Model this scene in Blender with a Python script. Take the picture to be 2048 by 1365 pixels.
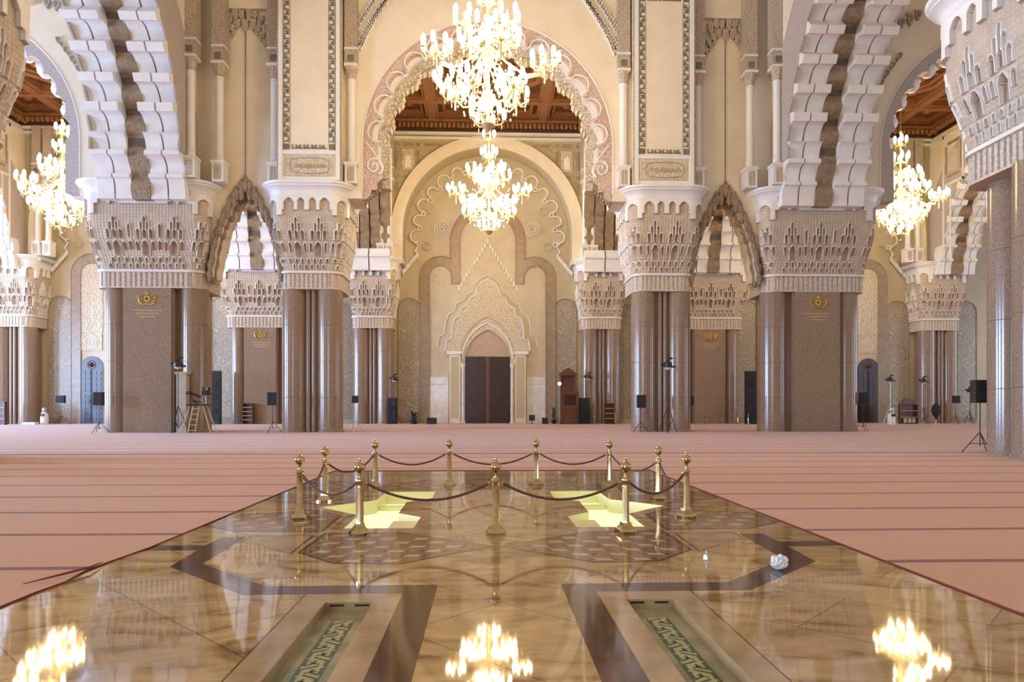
import bpy, bmesh, math, random
import numpy as np
from mathutils import Vector, Matrix
from mathutils.geometry import tessellate_polygon
random.seed(7)
PI = math.pi
for o in list(bpy.data.objects): bpy.data.objects.remove(o)
S = bpy.context.scene
C = S.collection
R = math.radians

# ------------------------------------------------------------------ camera, light, exposure
cam_d = bpy.data.cameras.new('camera'); cam = bpy.data.objects.new('camera', cam_d); C.objects.link(cam)
cam.location = (-0.12, 0, 1.65)
cam.rotation_euler = (R(90), 0, -math.atan(51/1400))
cam_d.sensor_width = 36; cam_d.lens = 36*1400/2048
cam_d.shift_y = (814-682.5)/2048
cam_d.clip_end = 400
S.camera = cam
S.view_settings.view_transform = 'Standard'; S.view_settings.look = 'None'
S.view_settings.gamma = 1; S.view_settings.use_curve_mapping = False
S.view_settings.exposure = 0.18
w = bpy.data.worlds.new('world'); S.world = w; w.use_nodes = True
bg = w.node_tree.nodes['Background']
bg.inputs[0].default_value = (1.0, 0.86, 0.68, 1); bg.inputs[1].default_value = 0.54
BULB = 42.0

def area(name, loc, rot, sx, sy, power, col):
    d = bpy.data.lights.new(name, 'AREA'); d.shape = 'RECTANGLE'; d.size = sx; d.size_y = sy
    d.energy = power; d.color = col
    o = bpy.data.objects.new(name, d); C.objects.link(o); o.location = loc; o.rotation_euler = rot
    return o
# daylight of the tall glazed doors in the left and right flanks of the hall
for i, y in enumerate((12, 34, 57)):
    area('daylight_left', (-66, y, 7), (0, R(-90), 0), 12, 7, 19000, (0.42, 0.62, 1.0))
for i, y in enumerate((10, 34, 57)):
    area('daylight_right', (66, y, 7), (0, R(90), 0), 12, 7, 2200, (0.55, 0.72, 1.0))
area('daylight_entrance', (-20, -30, 8), (R(90), 0, R(-15)), 20, 12, 5000, (0.55, 0.72, 1.0))

# ------------------------------------------------------------------ materials
def new_mat(name):
    m = bpy.data.materials.new(name); m.use_nodes = True
    return m, m.node_tree.nodes, m.node_tree.links, m.node_tree.nodes['Principled BSDF']

def stone(name, c1, c2=None, nscale=1.5, rough=0.5, bump=None, bscale=6, bstr=0.3, bdist=0.05, spec=0.5, metal=0, coat=0, detail=6, joints=None):
    m, N, L, P = new_mat(name)
    c2 = c2 or tuple(x*0.86 for x in c1)
    tc = N.new('ShaderNodeTexCoord')
    no = N.new('ShaderNodeTexNoise'); no.inputs['Scale'].default_value = nscale; no.inputs['Detail'].default_value = detail
    L.new(tc.outputs['Object'], no.inputs['Vector'])
    ra = N.new('ShaderNodeValToRGB'); ra.color_ramp.elements[0].position = 0.35; ra.color_ramp.elements[1].position = 0.65
    ra.color_ramp.elements[0].color = (*c2, 1); ra.color_ramp.elements[1].color = (*c1, 1)
    L.new(no.outputs['Fac'], ra.inputs['Fac']); L.new(ra.outputs['Color'], P.inputs['Base Color'])
    P.inputs['Roughness'].default_value = rough; P.inputs['Metallic'].default_value = metal
    P.inputs['Specular IOR Level'].default_value = spec
    if coat: P.inputs['Coat Weight'].default_value = coat; P.inputs['Coat Roughness'].default_value = 0.05
    if bump:
        bp = N.new('ShaderNodeBump'); bp.inputs['Strength'].default_value = bstr; bp.inputs['Distance'].default_value = bdist
        if bump == 'noise':
            t = N.new('ShaderNodeTexNoise'); t.inputs['Scale'].default_value = bscale; t.inputs['Detail'].default_value = 4; out = t.outputs['Fac']
        elif bump == 'voronoi':
            t = N.new('ShaderNodeTexVoronoi'); t.feature = 'DISTANCE_TO_EDGE'; t.inputs['Scale'].default_value = bscale; out = t.outputs['Distance']
        elif bump == 'rings':
            t = N.new('ShaderNodeTexVoronoi'); t.inputs['Scale'].default_value = bscale
            mt = N.new('ShaderNodeMath'); mt.operation = 'SINE'; mm = N.new('ShaderNodeMath'); mm.operation = 'MULTIPLY'; mm.inputs[1].default_value = 22
            L.new(t.outputs['Distance'], mm.inputs[0]); L.new(mm.outputs[0], mt.inputs[0]); out = mt.outputs[0]
        elif bump == 'diaper':
            t = None
            sp = N.new('ShaderNodeSeparateXYZ'); L.new(tc.outputs['Object'], sp.inputs[0])
            ad = N.new('ShaderNodeMath'); ad.operation = 'ADD'; L.new(sp.outputs['X'], ad.inputs[0]); L.new(sp.outputs['Y'], ad.inputs[1])
            outs = []
            for src in (ad.outputs[0], sp.outputs['Z']):
                mm = N.new('ShaderNodeMath'); mm.operation = 'MULTIPLY'; mm.inputs[1].default_value = bscale*PI
                sn = N.new('ShaderNodeMath'); sn.operation = 'SINE'; ab = N.new('ShaderNodeMath'); ab.operation = 'ABSOLUTE'
                L.new(src, mm.inputs[0]); L.new(mm.outputs[0], sn.inputs[0]); L.new(sn.outputs[0], ab.inputs[0]); outs.append(ab.outputs[0])
            mn = N.new('ShaderNodeMath'); mn.operation = 'MINIMUM'; L.new(outs[0], mn.inputs[0]); L.new(outs[1], mn.inputs[1]); out = mn.outputs[0]
        if t: L.new(tc.outputs['Object'], t.inputs['Vector'])
        L.new(out, bp.inputs['Height']); L.new(bp.outputs['Normal'], P.inputs['Normal'])
    return m

def carved(name, hi, lo, scale, rough=0.6, kind='voronoi', stren=0.6, dist=0.05):
    """carved ornament: the grooves get the darker of the two colours"""
    m, N, L, P = new_mat(name)
    tc = N.new('ShaderNodeTexCoord')
    ns = N.new('ShaderNodeTexNoise'); ns.inputs['Scale'].default_value = scale*0.5; L.new(tc.outputs['Object'], ns.inputs['Vector'])
    mixv = N.new('ShaderNodeMixRGB'); mixv.inputs['Fac'].default_value = 0.06
    L.new(tc.outputs['Object'], mixv.inputs[1]); L.new(ns.outputs['Color'], mixv.inputs[2])
    if kind == 'voronoi':
        t = N.new('ShaderNodeTexVoronoi'); t.feature = 'DISTANCE_TO_EDGE'; t.inputs['Scale'].default_value = scale
        L.new(mixv.outputs[0], t.inputs['Vector']); out = t.outputs['Distance']; e0, e1 = 0.04, 0.16
    else:
        t = N.new('ShaderNodeTexVoronoi'); t.inputs['Scale'].default_value = scale; L.new(mixv.outputs[0], t.inputs['Vector'])
        mm = N.new('ShaderNodeMath'); mm.operation = 'MULTIPLY'; mm.inputs[1].default_value = 20
        mt = N.new('ShaderNodeMath'); mt.operation = 'SINE'; L.new(t.outputs['Distance'], mm.inputs[0]); L.new(mm.outputs[0], mt.inputs[0])
        out = mt.outputs[0]; e0, e1 = 0.2, 0.6
    ra = N.new('ShaderNodeValToRGB'); ra.color_ramp.elements[0].position = e0; ra.color_ramp.elements[1].position = e1
    ra.color_ramp.elements[0].color = (*lo, 1); ra.color_ramp.elements[1].color = (*hi, 1)
    L.new(out, ra.inputs['Fac']); L.new(ra.outputs['Color'], P.inputs['Base Color'])
    bp = N.new('ShaderNodeBump'); bp.inputs['Strength'].default_value = stren; bp.inputs['Distance'].default_value = dist
    L.new(ra.outputs['Color'], bp.inputs['Height']); L.new(bp.outputs['Normal'], P.inputs['Normal'])
    P.inputs['Roughness'].default_value = rough
    return m

def emit(name, col, s):
    m, N, L, P = new_mat(name)
    P.inputs['Base Color'].default_value = (*col, 1)
    P.inputs['Emission Color'].default_value = (*col, 1); P.inputs['Emission Strength'].default_value = s
    return m

M = {}
M['cream'] = stone('cream_stone', (.80,.70,.54), (.74,.64,.48), 0.7, .55)
M['creamw'] = stone('pale_stone', (.80,.76,.70), (.74,.70,.64), 0.9, .45)
M['white'] = stone('white_plaster', (.84,.82,.80), (.78,.75,.72), 1.2, .4)
M['grey'] = stone('grey_carved', (.50,.46,.42), (.40,.36,.32), 3, .6, 'rings', 3.0, .4, .04)
M['tan'] = stone('tan_diaper', (.58,.47,.36), (.50,.40,.30), 2, .6, 'diaper', 5.0, .7, .05)
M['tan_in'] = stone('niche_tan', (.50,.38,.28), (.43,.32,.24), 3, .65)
M['band'] = carved('capital_band', (.62,.53,.43), (.50,.41,.33), 5.0)
M['rib'] = stone('ribbon_brown', (.36,.26,.165), (.26,.18,.11), 2.5, .6, 'rings', 3.0, .4, .04)
M['strip'] = carved('carved_strip', (.50,.42,.32), (.34,.27,.20), 7.0)
M['pink'] = carved('pink_carved', (.66,.52,.43), (.50,.36,.29), 2.4, kind='rings')
M['mauve'] = carved('mauve_carved', (.56,.49,.44), (.40,.34,.31), 5.0, kind='rings')
M['fringe'] = carved('fringe_carved', (.66,.58,.46), (.36,.28,.20), 5.5)
M['shade'] = stone('groove_shade', (.16,.12,.09), (.12,.09,.07), 3, .7)  # dark colour behind the soffit grooves stands in for their shade
M['kufic'] = stone('kufic_stone', (.20,.17,.14), (.14,.12,.10), 4, .5)
M['gold'] = stone('gold_leaf', (.75,.50,.12), (.62,.40,.08), 8, .3, metal=.8)
M['goldp'] = stone('gold_paint', (.62,.46,.24), (.50,.36,.18), 8, .5)
M['brownm'] = stone('brown_marble', (.36,.27,.18), (.29,.21,.14), 2.5, .3)
M['yelcarve'] = carved('spandrel_carved', (.50,.44,.28), (.34,.29,.17), 3.5, kind='rings')
M['recess'] = carved('recess_carved', (.55,.47,.29), (.46,.39,.24), 2.2, kind='rings', stren=.3)
M['fieldc'] = stone('niche_field', (.58,.50,.36), (.52,.44,.31), .8, .5)
M['wallp'] = stone('qibla_wall', (.54,.46,.32), (.48,.41,.28), .8, .5)
M['tile'] = carved('tile_panel', (.46,.40,.31), (.33,.28,.21), 1.7, kind='rings', rough=.35)
M['relief'] = carved('white_relief', (.66,.58,.44), (.48,.40,.28), 4.5)
M['dado'] = stone('white_marble', (.78,.76,.72), (.66,.64,.62), 1.5, .2)
M['black'] = stone('black_plastic', (.012,.012,.013), (.02,.02,.02), 9, .45)
M['iron'] = stone('dark_metal', (.05,.05,.055), None, 9, .4, metal=.6)
M['steel'] = stone('pale_metal', (.55,.55,.56), None, 9, .3, metal=.8)
M['brass'] = stone('polished_brass', (.60,.46,.24), (.46,.34,.17), 14, .13, metal=1)
M['chbrass'] = stone('chandelier_brass', (.80,.66,.38), (.66,.52,.28), 14, .3, metal=.5)
M['rope'] = stone('rope_velvet', (.15,.06,.035), (.10,.04,.025), 20, .8)
M['bulb'] = emit('lit_glass', (1.0, .80, .48), BULB)
M['crystal'] = emit('crystal_glow', (1.0,.85,.6), 1.2)  # the drops are no lamps; a mild glow is added to them
M['lampglow'] = emit('lamp_glass', (1.0, .95, .9), 3)
M['doorw'] = stone('door_wood', (.05,.018,.010), (.03,.011,.006), 2.5, .22, 'noise', 8, .1, .02)
M['doorb'] = stone('door_slate', (.06,.05,.06), (.04,.035,.045), 2.5, .3)
M['furn'] = stone('furniture_wood', (.16,.055,.025), (.10,.035,.015), 6, .35)
M['pine'] = stone('pale_wood', (.62,.50,.32), (.50,.40,.24), 6, .5)
M['plinth'] = stone('beige_plinth', (.52,.44,.34), None, 6, .5)
M['slot'] = stone('slot_dark', (.02,.02,.018), None, 6, .6)
M['pit'] = stone('pit_marble', (.90,.80,.46), (.84,.73,.40), 1.5, .35)
M['pitfloor'] = emit('pit_floor_glow', (.72,.86,.52), .7)  # floor glows by itself, standing in for light from the hall below
M['chantile'] = stone('channel_marble', (.42,.37,.21), (.20,.20,.09), 2.6, .12)
M['green'] = stone('green_tile', (.02,.10,.05), (.015,.07,.04), 8, .15)
M['ivory'] = stone('ivory_tile', (.50,.44,.22), (.42,.36,.16), 8, .15)
M['paper'] = stone('white_plastic_sheet', (.85,.84,.82), (.75,.74,.72), 12, .5)
M['cloth'] = stone('dark_cloth', (.03,.03,.035), (.02,.02,.025), 12, .9)
M['leaf'] = stone('dark_leaf', (.03,.045,.02), (.02,.03,.015), 12, .6)

def granite():
    m, N, L, P = new_mat('polished_granite')
    tc = N.new('ShaderNodeTexCoord')
    v = N.new('ShaderNodeTexNoise'); v.inputs['Scale'].default_value = 14; v.inputs['Detail'].default_value = 8; v.inputs['Roughness'].default_value = .8
    L.new(tc.outputs['Object'], v.inputs['Vector'])
    ra = N.new('ShaderNodeValToRGB'); e = ra.color_ramp.elements
    e[0].position = .38; e[0].color = (.20,.13,.085,1); e[1].position = .62; e[1].color = (.35,.245,.17,1)
    L.new(v.outputs['Fac'], ra.inputs['Fac']); L.new(ra.outputs['Color'], P.inputs['Base Color'])
    P.inputs['Roughness'].default_value = .16; P.inputs['Specular IOR Level'].default_value = .55
    return m
M['granite'] = granite()

def wood():
    m, N, L, P = new_mat('carved_cedar')
    tc = N.new('ShaderNodeTexCoord')
    v = N.new('ShaderNodeTexVoronoi'); v.inputs['Scale'].default_value = 2.6; v.feature = 'DISTANCE_TO_EDGE'; L.new(tc.outputs['Object'], v.inputs['Vector'])
    ra = N.new('ShaderNodeValToRGB'); e = ra.color_ramp.elements
    e[0].position = .02; e[0].color = (.05,.016,.006,1); e[1].position = .14; e[1].color = (.17,.062,.022,1)
    L.new(v.outputs['Distance'], ra.inputs['Fac']); L.new(ra.outputs['Color'], P.inputs['Base Color'])
    bp = N.new('ShaderNodeBump'); bp.inputs['Strength'].default_value = .6; bp.inputs['Distance'].default_value = .08
    L.new(ra.outputs['Color'], bp.inputs['Height']); L.new(bp.outputs['Normal'], P.inputs['Normal'])
    P.inputs['Roughness'].default_value = .5
    return m
M['wood'] = wood()
M['beam'] = stone('cedar_beam', (.27,.12,.05), (.20,.08,.03), 3, .45)
M['wooddk'] = stone('cedar_dark', (.075,.025,.009), (.05,.018,.006), 3, .5)

def marble():
    m, N, L, P = new_mat('honey_marble')
    tc = N.new('ShaderNodeTexCoord')
    mp = N.new('ShaderNodeMapping'); mp.inputs['Rotation'].default_value = (0,0,R(18)); mp.inputs['Scale'].default_value = (.8,1.7,1)
    L.new(tc.outputs['Object'], mp.inputs['Vector'])
    n1 = N.new('ShaderNodeTexNoise'); n1.inputs['Scale'].default_value = 1.3; n1.inputs['Detail'].default_value = 9; n1.inputs['Distortion'].default_value = 1.8
    L.new(mp.outputs[0], n1.inputs['Vector'])
    ra = N.new('ShaderNodeValToRGB'); e = ra.color_ramp.elements
    e[0].position = .30; e[0].color = (.24,.125,.045,1); e[1].position = .68; e[1].color = (.64,.45,.23,1)
    mid = ra.color_ramp.elements.new(.46); mid.color = (.48,.315,.14,1)
    L.new(n1.outputs['Fac'], ra.inputs['Fac'])
    br = N.new('ShaderNodeTexBrick'); br.inputs['Scale'].default_value = .24; br.inputs['Mortar Size'].default_value = .0022; br.inputs['Mortar Smooth'].default_value = .3
    br.inputs['Color1'].default_value = (1,1,1,1); br.inputs['Color2'].default_value = (.86,.84,.82,1); br.inputs['Mortar'].default_value = (.55,.45,.36,1)
    mp2 = N.new('ShaderNodeMapping'); mp2.inputs['Rotation'].default_value = (0,0,R(45)); L.new(tc.outputs['Object'], mp2.inputs['Vector']); L.new(mp2.outputs[0], br.inputs['Vector'])
    mx = N.new('ShaderNodeMixRGB'); mx.blend_type = 'MULTIPLY'; mx.inputs[0].default_value = 1
    L.new(ra.outputs['Color'], mx.inputs[1]); L.new(br.outputs['Color'], mx.inputs[2])
    L.new(mx.outputs[0], P.inputs['Base Color'])
    P.inputs['Roughness'].default_value = .035; P.inputs['Specular IOR Level'].default_value = .7
    return m
M['marble'] = marble()
M['mdark'] = stone('dark_red_marble', (.10,.052,.038), (.06,.03,.023), 12, .07, spec=.55)
M['mpanel'] = stone('brown_inlay', (.31,.19,.09), (.24,.14,.065), 6, .07, spec=.7)
M['mlight'] = stone('light_inlay', (.62,.48,.33), (.52,.38,.25), 6, .09, spec=.7)
M['mmid'] = stone('border_marble', (.48,.34,.18), (.36,.24,.12), 3, .09, spec=.7)

def carpet_mat(name, c1, c2, line, period, phase, lw):
    m, N, L, P = new_mat(name)
    tc = N.new('ShaderNodeTexCoord'); sp = N.new('ShaderNodeSeparateXYZ'); L.new(tc.outputs['Object'], sp.inputs[0])
    nz = N.new('ShaderNodeTexNoise'); nz.inputs['Scale'].default_value = .25; L.new(tc.outputs['Object'], nz.inputs['Vector'])
    wob = N.new('ShaderNodeMath'); wob.operation = 'MULTIPLY_ADD'; wob.inputs[1].default_value = .12; wob.inputs[2].default_value = -phase-.06
    L.new(nz.outputs['Fac'], wob.inputs[0])
    a = N.new('ShaderNodeMath'); a.operation = 'ADD'; L.new(sp.outputs['Y'], a.inputs[0]); L.new(wob.outputs[0], a.inputs[1])
    d = N.new('ShaderNodeMath'); d.operation = 'DIVIDE'; L.new(a.outputs[0], d.inputs[0]); d.inputs[1].default_value = period
    f = N.new('ShaderNodeMath'); f.operation = 'FRACT'; L.new(d.outputs[0], f.inputs[0])
    g = N.new('ShaderNodeMath'); g.operation = 'LESS_THAN'; L.new(f.outputs[0], g.inputs[0]); g.inputs[1].default_value = lw/period
    n2 = N.new('ShaderNodeTexNoise'); n2.inputs['Scale'].default_value = 60; L.new(tc.outputs['Object'], n2.inputs['Vector'])
    ra = N.new('ShaderNodeValToRGB'); ra.color_ramp.elements[0].color = (*c2,1); ra.color_ramp.elements[1].color = (*c1,1)
    ra.color_ramp.elements[0].position = .35; ra.color_ramp.elements[1].position = .65
    L.new(n2.outputs['Fac'], ra.inputs['Fac'])
    mx = N.new('ShaderNodeMixRGB'); L.new(g.outputs[0], mx.inputs[0]); L.new(ra.outputs[0], mx.inputs[1]); mx.inputs[2].default_value = (*line,1)
    L.new(mx.outputs[0], P.inputs['Base Color']); P.inputs['Roughness'].default_value = .95
    P.inputs['Specular IOR Level'].default_value = .1
    P.inputs['Sheen Weight'].default_value = .15
    return m
M['carpet'] = carpet_mat('salmon_carpet', (.61,.32,.175), (.54,.28,.15), (.22,.055,.025), 1.91, 7.16, .14)
M['carpet2'] = carpet_mat('rose_carpet', (.62,.38,.30), (.56,.335,.26), (.32,.13,.09), 1.91, 1.0, .22)
M['cred'] = stone('carpet_edge', (.26,.05,.03), None, 9, .9)

# ------------------------------------------------------------------ mesh builder
class MB:
    def __init__(s): s.bm = bmesh.new(); s.mats = []
    def mi(s, m):
        if m not in s.mats: s.mats.append(m)
        return s.mats.index(m)
    def face(s, vs, m):
        try:
            f = s.bm.faces.new(vs); f.material_index = m
        except ValueError: pass
    def box(s, x0, x1, y0, y1, z0, z1, m):
        k = s.mi(m); b = s.bm
        v = [b.verts.new(p) for p in ((x0,y0,z0),(x1,y0,z0),(x1,y1,z0),(x0,y1,z0),(x0,y0,z1),(x1,y0,z1),(x1,y1,z1),(x0,y1,z1))]
        for q in ((0,3,2,1),(4,5,6,7),(0,1,5,4),(1,2,6,5),(2,3,7,6),(3,0,4,7)): s.face([v[i] for i in q], k)
        return s
    def ext(s, pts, pl, a0, a1, m, holes=(), mside=None):
        """polygon in plane pl ('xz','xy','yz') extruded from a0 to a1 along the third axis"""
        k = s.mi(m); ks = s.mi(mside) if mside else k
        def P(p, a):
            return (p[0],a,p[1]) if pl == 'xz' else ((p[0],p[1],a) if pl == 'xy' else (a,p[0],p[1]))
        loops = [list(pts)]+[list(h) for h in holes]
        tri = tessellate_polygon([[Vector((p[0],p[1],0)) for p in l] for l in loops])
        flat = [p for l in loops for p in l]
        A = [s.bm.verts.new(P(p,a0)) for p in flat]; B = [s.bm.verts.new(P(p,a1)) for p in flat]
        for t in tri:
            s.face([A[i] for i in t], k); s.face([B[i] for i in reversed(t)], k)
        o = 0
        for l in loops:
            n = len(l)
            for i in range(n):
                j = (i+1) % n
                s.face([A[o+i], A[o+j], B[o+j], B[o+i]], ks)
            o += n
        return s
    def band(s, inner, outer, x0, x1, m, mside=None):
        """solid between two polylines in the yz plane, extruded along x, made of quads"""
        k = s.mi(m); ks = s.mi(mside) if mside else k
        R_ = [[s.bm.verts.new((x,p[0],p[1])) for p in l] for x in (x0,x1) for l in (inner,outer)]
        a,b,c,d = R_
        for i in range(len(inner)-1):
            s.face([a[i],a[i+1],b[i+1],b[i]],k); s.face([c[i+1],c[i],d[i],d[i+1]],k)
            s.face([a[i+1],a[i],c[i],c[i+1]],ks); s.face([b[i],b[i+1],d[i+1],d[i]],k)
        s.face([a[0],b[0],d[0],c[0]],k); s.face([b[-1],a[-1],c[-1],d[-1]],k)
        return s
    def lathe(s, prof, c, m, n=16, a0=0, a1=2*PI):
        k = s.mi(m); full = abs(a1-a0-2*PI) < 1e-6; nn = n if full else n+1
        rows = []
        for r, z in prof:
            if r < 1e-5: rows.append([s.bm.verts.new((c[0],c[1],c[2]+z))]); continue
            rows.append([s.bm.verts.new((c[0]+r*math.cos(a0+(a1-a0)*i/n), c[1]+r*math.sin(a0+(a1-a0)*i/n), c[2]+z)) for i in range(nn)])
        for ra_, rb in zip(rows, rows[1:]):
            for i in range(n):
                j = (i+1) % nn
                if len(ra_) == 1 and len(rb) == 1: continue
                if len(ra_) == 1: s.face([ra_[0], rb[j], rb[i]], k)
                elif len(rb) == 1: s.face([ra_[i], ra_[j], rb[0]], k)
                else: s.face([ra_[i], ra_[j], rb[j], rb[i]], k)
        return s
    def tube(s, pts, r, m, n=8, closed=False, cap=True):
        k = s.mi(m); pts = [Vector(p) for p in pts]; N_ = len(pts); rows = []
        rr = r if hasattr(r, '__len__') else [r]*N_
        up = None
        for i, p in enumerate(pts):
            d = (pts[(i+1) % N_] - pts[i-1]) if closed else (pts[min(i+1,N_-1)]-pts[max(i-1,0)])
            if d.length < 1e-9: d = Vector((0,0,1))
            d.normalize()
            if up is None:
                up = Vector((0,0,1)) if abs(d.z) < .9 else Vector((0,1,0))
            a = d.cross(up)
            if a.length < 1e-3: a = d.orthogonal()
            a.normalize(); b = a.cross(d); b.normalize(); up = b
            rows.append([s.bm.verts.new(p+rr[i]*(math.cos(2*PI*j/n)*a+math.sin(2*PI*j/n)*b)) for j in range(n)])
        for i in range(N_ if closed else N_-1):
            A, B = rows[i], rows[(i+1) % N_]
            for j in range(n): s.face([A[j], A[(j+1)%n], B[(j+1)%n], B[j]], k)
        if cap and not closed:
            s.face(list(reversed(rows[0])), k); s.face(rows[-1], k)
        return s
    def build(s, name, parent=None, smooth=True, loc=None, fix=True):
        if fix: bmesh.ops.recalc_face_normals(s.bm, faces=s.bm.faces)
        me = bpy.data.meshes.new(name); s.bm.to_mesh(me); s.bm.free()
        for m in s.mats: me.materials.append(M[m])
        if smooth and len(me.polygons):
            me.shade_smooth(); me.set_sharp_from_angle(angle=R(38))
        o = bpy.data.objects.new(name, me); C.objects.link(o)
        if parent: o.parent = parent
        if loc: o.location = loc
        return o

def tag(o, label, cat, group=None):
    o['label'] = label; o['category'] = cat
    if group: o['group'] = group
    return o
def thing(name, label, cat, loc=(0,0,0), rz=0, group=None):
    o = bpy.data.objects.new(name, None); C.objects.link(o); o.location = loc; o.rotation_euler = (0,0,rz)
    o.empty_display_size = .3
    return tag(o, label, cat, group)
def struct(o, label=None):
    o['kind'] = 'structure'
    if label: o['label'] = label
    return o
def dup(root, label, loc=None, rz=None, sx=None, group=None):
    def cp(o, par):
        c = o.copy(); C.objects.link(c); c.parent = par
        for ch in kids.get(o.name, []): cp(ch, c)
        return c
    kids = {}
    for o in root.children_recursive: kids.setdefault(o.parent.name, []).append(o)
    c = cp(root, None)
    c['label'] = label
    if loc is not None: c.location = loc
    if rz is not None: c.rotation_euler = (0,0,rz)
    if sx is not None: c.scale = (sx,1,1)
    if group: c['group'] = group
    return c
def SD(s): return 'left' if s < 0 else 'right'
def arc(cx, cz, r, a0, a1, n=24): return [(cx+r*math.cos(R(a0+(a1-a0)*i/n)), cz+r*math.sin(R(a0+(a1-a0)*i/n))) for i in range(n+1)]

# ------------------------------------------------------------------ floor: carpet, marble slab, channels, star pits
SX = 4.09
struct(MB().box(-75,75,-14,-.0,-1.2,-1.0,'mmid').build('floor', smooth=False), 'stone floor under the carpets')
bpy.data.objects['floor'].data.transform(Matrix.Diagonal((1,1,1,1)))
fl = bpy.data.objects['floor']
bpy.data.objects.remove(fl)
mb = MB()
mb.ext([(-75,-14),(75,-14),(75,74),(-75,74)],'xy',-.30,-.012,'mmid', holes=[[(-SX,-13.9),(SX,-13.9),(SX,18.1),(-SX,18.1)]])
struct(mb.build('floor', smooth=False))
# near carpet frames the slab
mb = MB()
left_edge = [(-4.22,-13.9),(-4.10,3.0),(-4.10,6.3),(-4.06,6.7),(-4.13,7.15),(-4.10,7.6),(-4.04,8.3),(-4.03,12),(-4.02,18.05)]
outl = [(-75,-13.9)]+left_edge+[(4.12,18.05),(4.12,-13.9),(75,-13.9),(75,24.6),(-75,24.6)]
mb.ext(outl,'xy',-.012,.016,'carpet',mside='cred'); mb.box(-75,75,24.42,24.6,.016,.02,'cred')
tag(mb.build('carpet', smooth=False), 'salmon pink striped carpet around the marble slab in the foreground', 'carpet')
mb = MB()
mb.ext([(-75,24.63),(75,24.63),(75,69.4),(-75,69.4)],'xy',-.012,.004,'carpet2',mside='cred')
tag(mb.build('carpet', smooth=False), 'rose pink carpet under the columns in the back of the hall', 'carpet')
mb = MB()
mb.tube([(-4.35,6.55,.03),(-4.16,6.85,.05),(-4.08,7.15,.045),(-4.12,7.45,.03)],[.004,.012,.012,.004],'cred',6)
tag(mb.build('carpet_fold'), 'dark red turned up fold at the left carpet edge', 'carpet fold')

star = [(2.83,11.57),(2.07,10.72),(2.05,9.55),(1.11,9.55),(1.10,10.5),(1.48,10.9),(1.50,12.16),(1.10,12.68),(1.11,13.62),(2.05,13.62),(2.07,12.42)]
starL = [(-x,y) for x,y in reversed(star)]
chan = [(1.07,-13.8),(1.48,-13.8),(1.48,5.97),(1.07,5.97)]
chanL = [(-x,y) for x,y in reversed(chan)]
slab = MB()
slab.ext([(-SX,-13.9),(SX,-13.9),(SX,18.1),(-SX,18.1)],'xy',-.10,0,'marble',holes=[star,starL,chan,chanL],mside='pit')
def inl(pts, m, z=.0012, hole=None):
    for s in (1,-1):
        p = [(s*x,y) for x,y in pts]; h = [[(s*x,y) for x,y in hole]] if hole else []
        slab.ext(p,'xy',.0002,z,m,holes=h)
# wide dark band: along the channel, across, diagonal to the tip, back along the side, arm to the edge
inl([(.57,-13.8),(.86,-13.8),(.86,6.21),(2.25,6.21),(3.38,7.33),(3.44,8.16),(4.09,8.16),(4.09,8.44),(3.46,8.44),(3.46,8.97),(3.16,8.97),(3.10,7.47),(2.14,6.50),(.57,6.50)],'mdark')
# border stones of the channels
inl([(.861,-13.8),(1.069,-13.8),(1.069,6.209),(.861,6.209)],'mmid',.0009)
inl([(1.481,-13.8),(1.70,-13.8),(1.70,6.209),(1.07,6.209),(1.07,5.971),(1.481,5.971)],'mmid',.0009)
inl([(1.70,-13.8),(1.712,-13.8),(1.712,6.209),(1.70,6.209)],'mdark',.0011)
# inlaid panels
def rimmed(poly, w=.07, fill='mpanel'):
    cx = sum(p[0] for p in poly)/len(poly); cy = sum(p[1] for p in poly)/len(poly)
    f = 1 - w/ (max(max(abs(p[0]-cx),abs(p[1]-cy)) for p in poly))
    inner = [(cx+(x-cx)*f, cy+(y-cy)*f) for x,y in poly]
    inl(poly,'mdark',.0012,hole=inner); inl(inner,fill,.0010)
    return inner
def inside(p, poly):
    x,y = p; c = False; j = len(poly)-1
    for i in range(len(poly)):
        xi,yi = poly[i]; xj,yj = poly[j]
        if (yi>y) != (yj>y) and x < (xj-xi)*(y-yi)/(yj-yi)+xi: c = not c
        j = i
    return c
def tiles(poly, px, py, ang, w, h, ml='mlight', md='mdark'):
    ca, sa = math.cos(R(ang)), math.sin(R(ang))
    for i in range(-40,41):
        for j in range(-40,41):
            u = (i+(j%2)*.5)*px; v = j*py
            cx_, cy_ = poly[0][0]+u*ca-v*sa, poly[0][1]+u*sa+v*ca
            q = [(cx_-w/2+h*.25,cy_-h/2),(cx_+w/2+h*.25,cy_-h/2),(cx_+w/2-h*.25,cy_+h/2),(cx_-w/2-h*.25,cy_+h/2)]
            if all(inside(p_, poly) for p_ in q): inl(q, ml, .0016)
            t1 = [(q[1][0]+.01,cy_-h*.45),(q[1][0]+.09,cy_),(q[1][0]-.01,cy_+h*.45)]
            t2 = [(q[0][0]-.02,cy_-h*.45),(q[0][0]-.10,cy_),(q[0][0]-.04,cy_+h*.45)]
            for t in (t1,t2):
                if all(inside(p_, poly) for p_ in t): inl(t, md, .0015)
a = rimmed([(.02,8.28),(1.02,7.36),(1.73,7.40),(2.26,8.0),(2.23,9.22),(1.25,9.24)]); tiles(a,.42,.25,0,.17,.10)
a = rimmed([(2.27,9.30),(3.44,9.34),(4.05,9.83),(4.06,10.70),(2.85,11.30),(2.30,10.66)]); tiles(a,.42,.34,0,.17,.11)
a = rimmed([(2.85,11.84),(4.06,12.45),(4.07,13.5),(2.5,12.9),(2.28,12.4)]); tiles(a,.42,.34,0,.17,.11)
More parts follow.
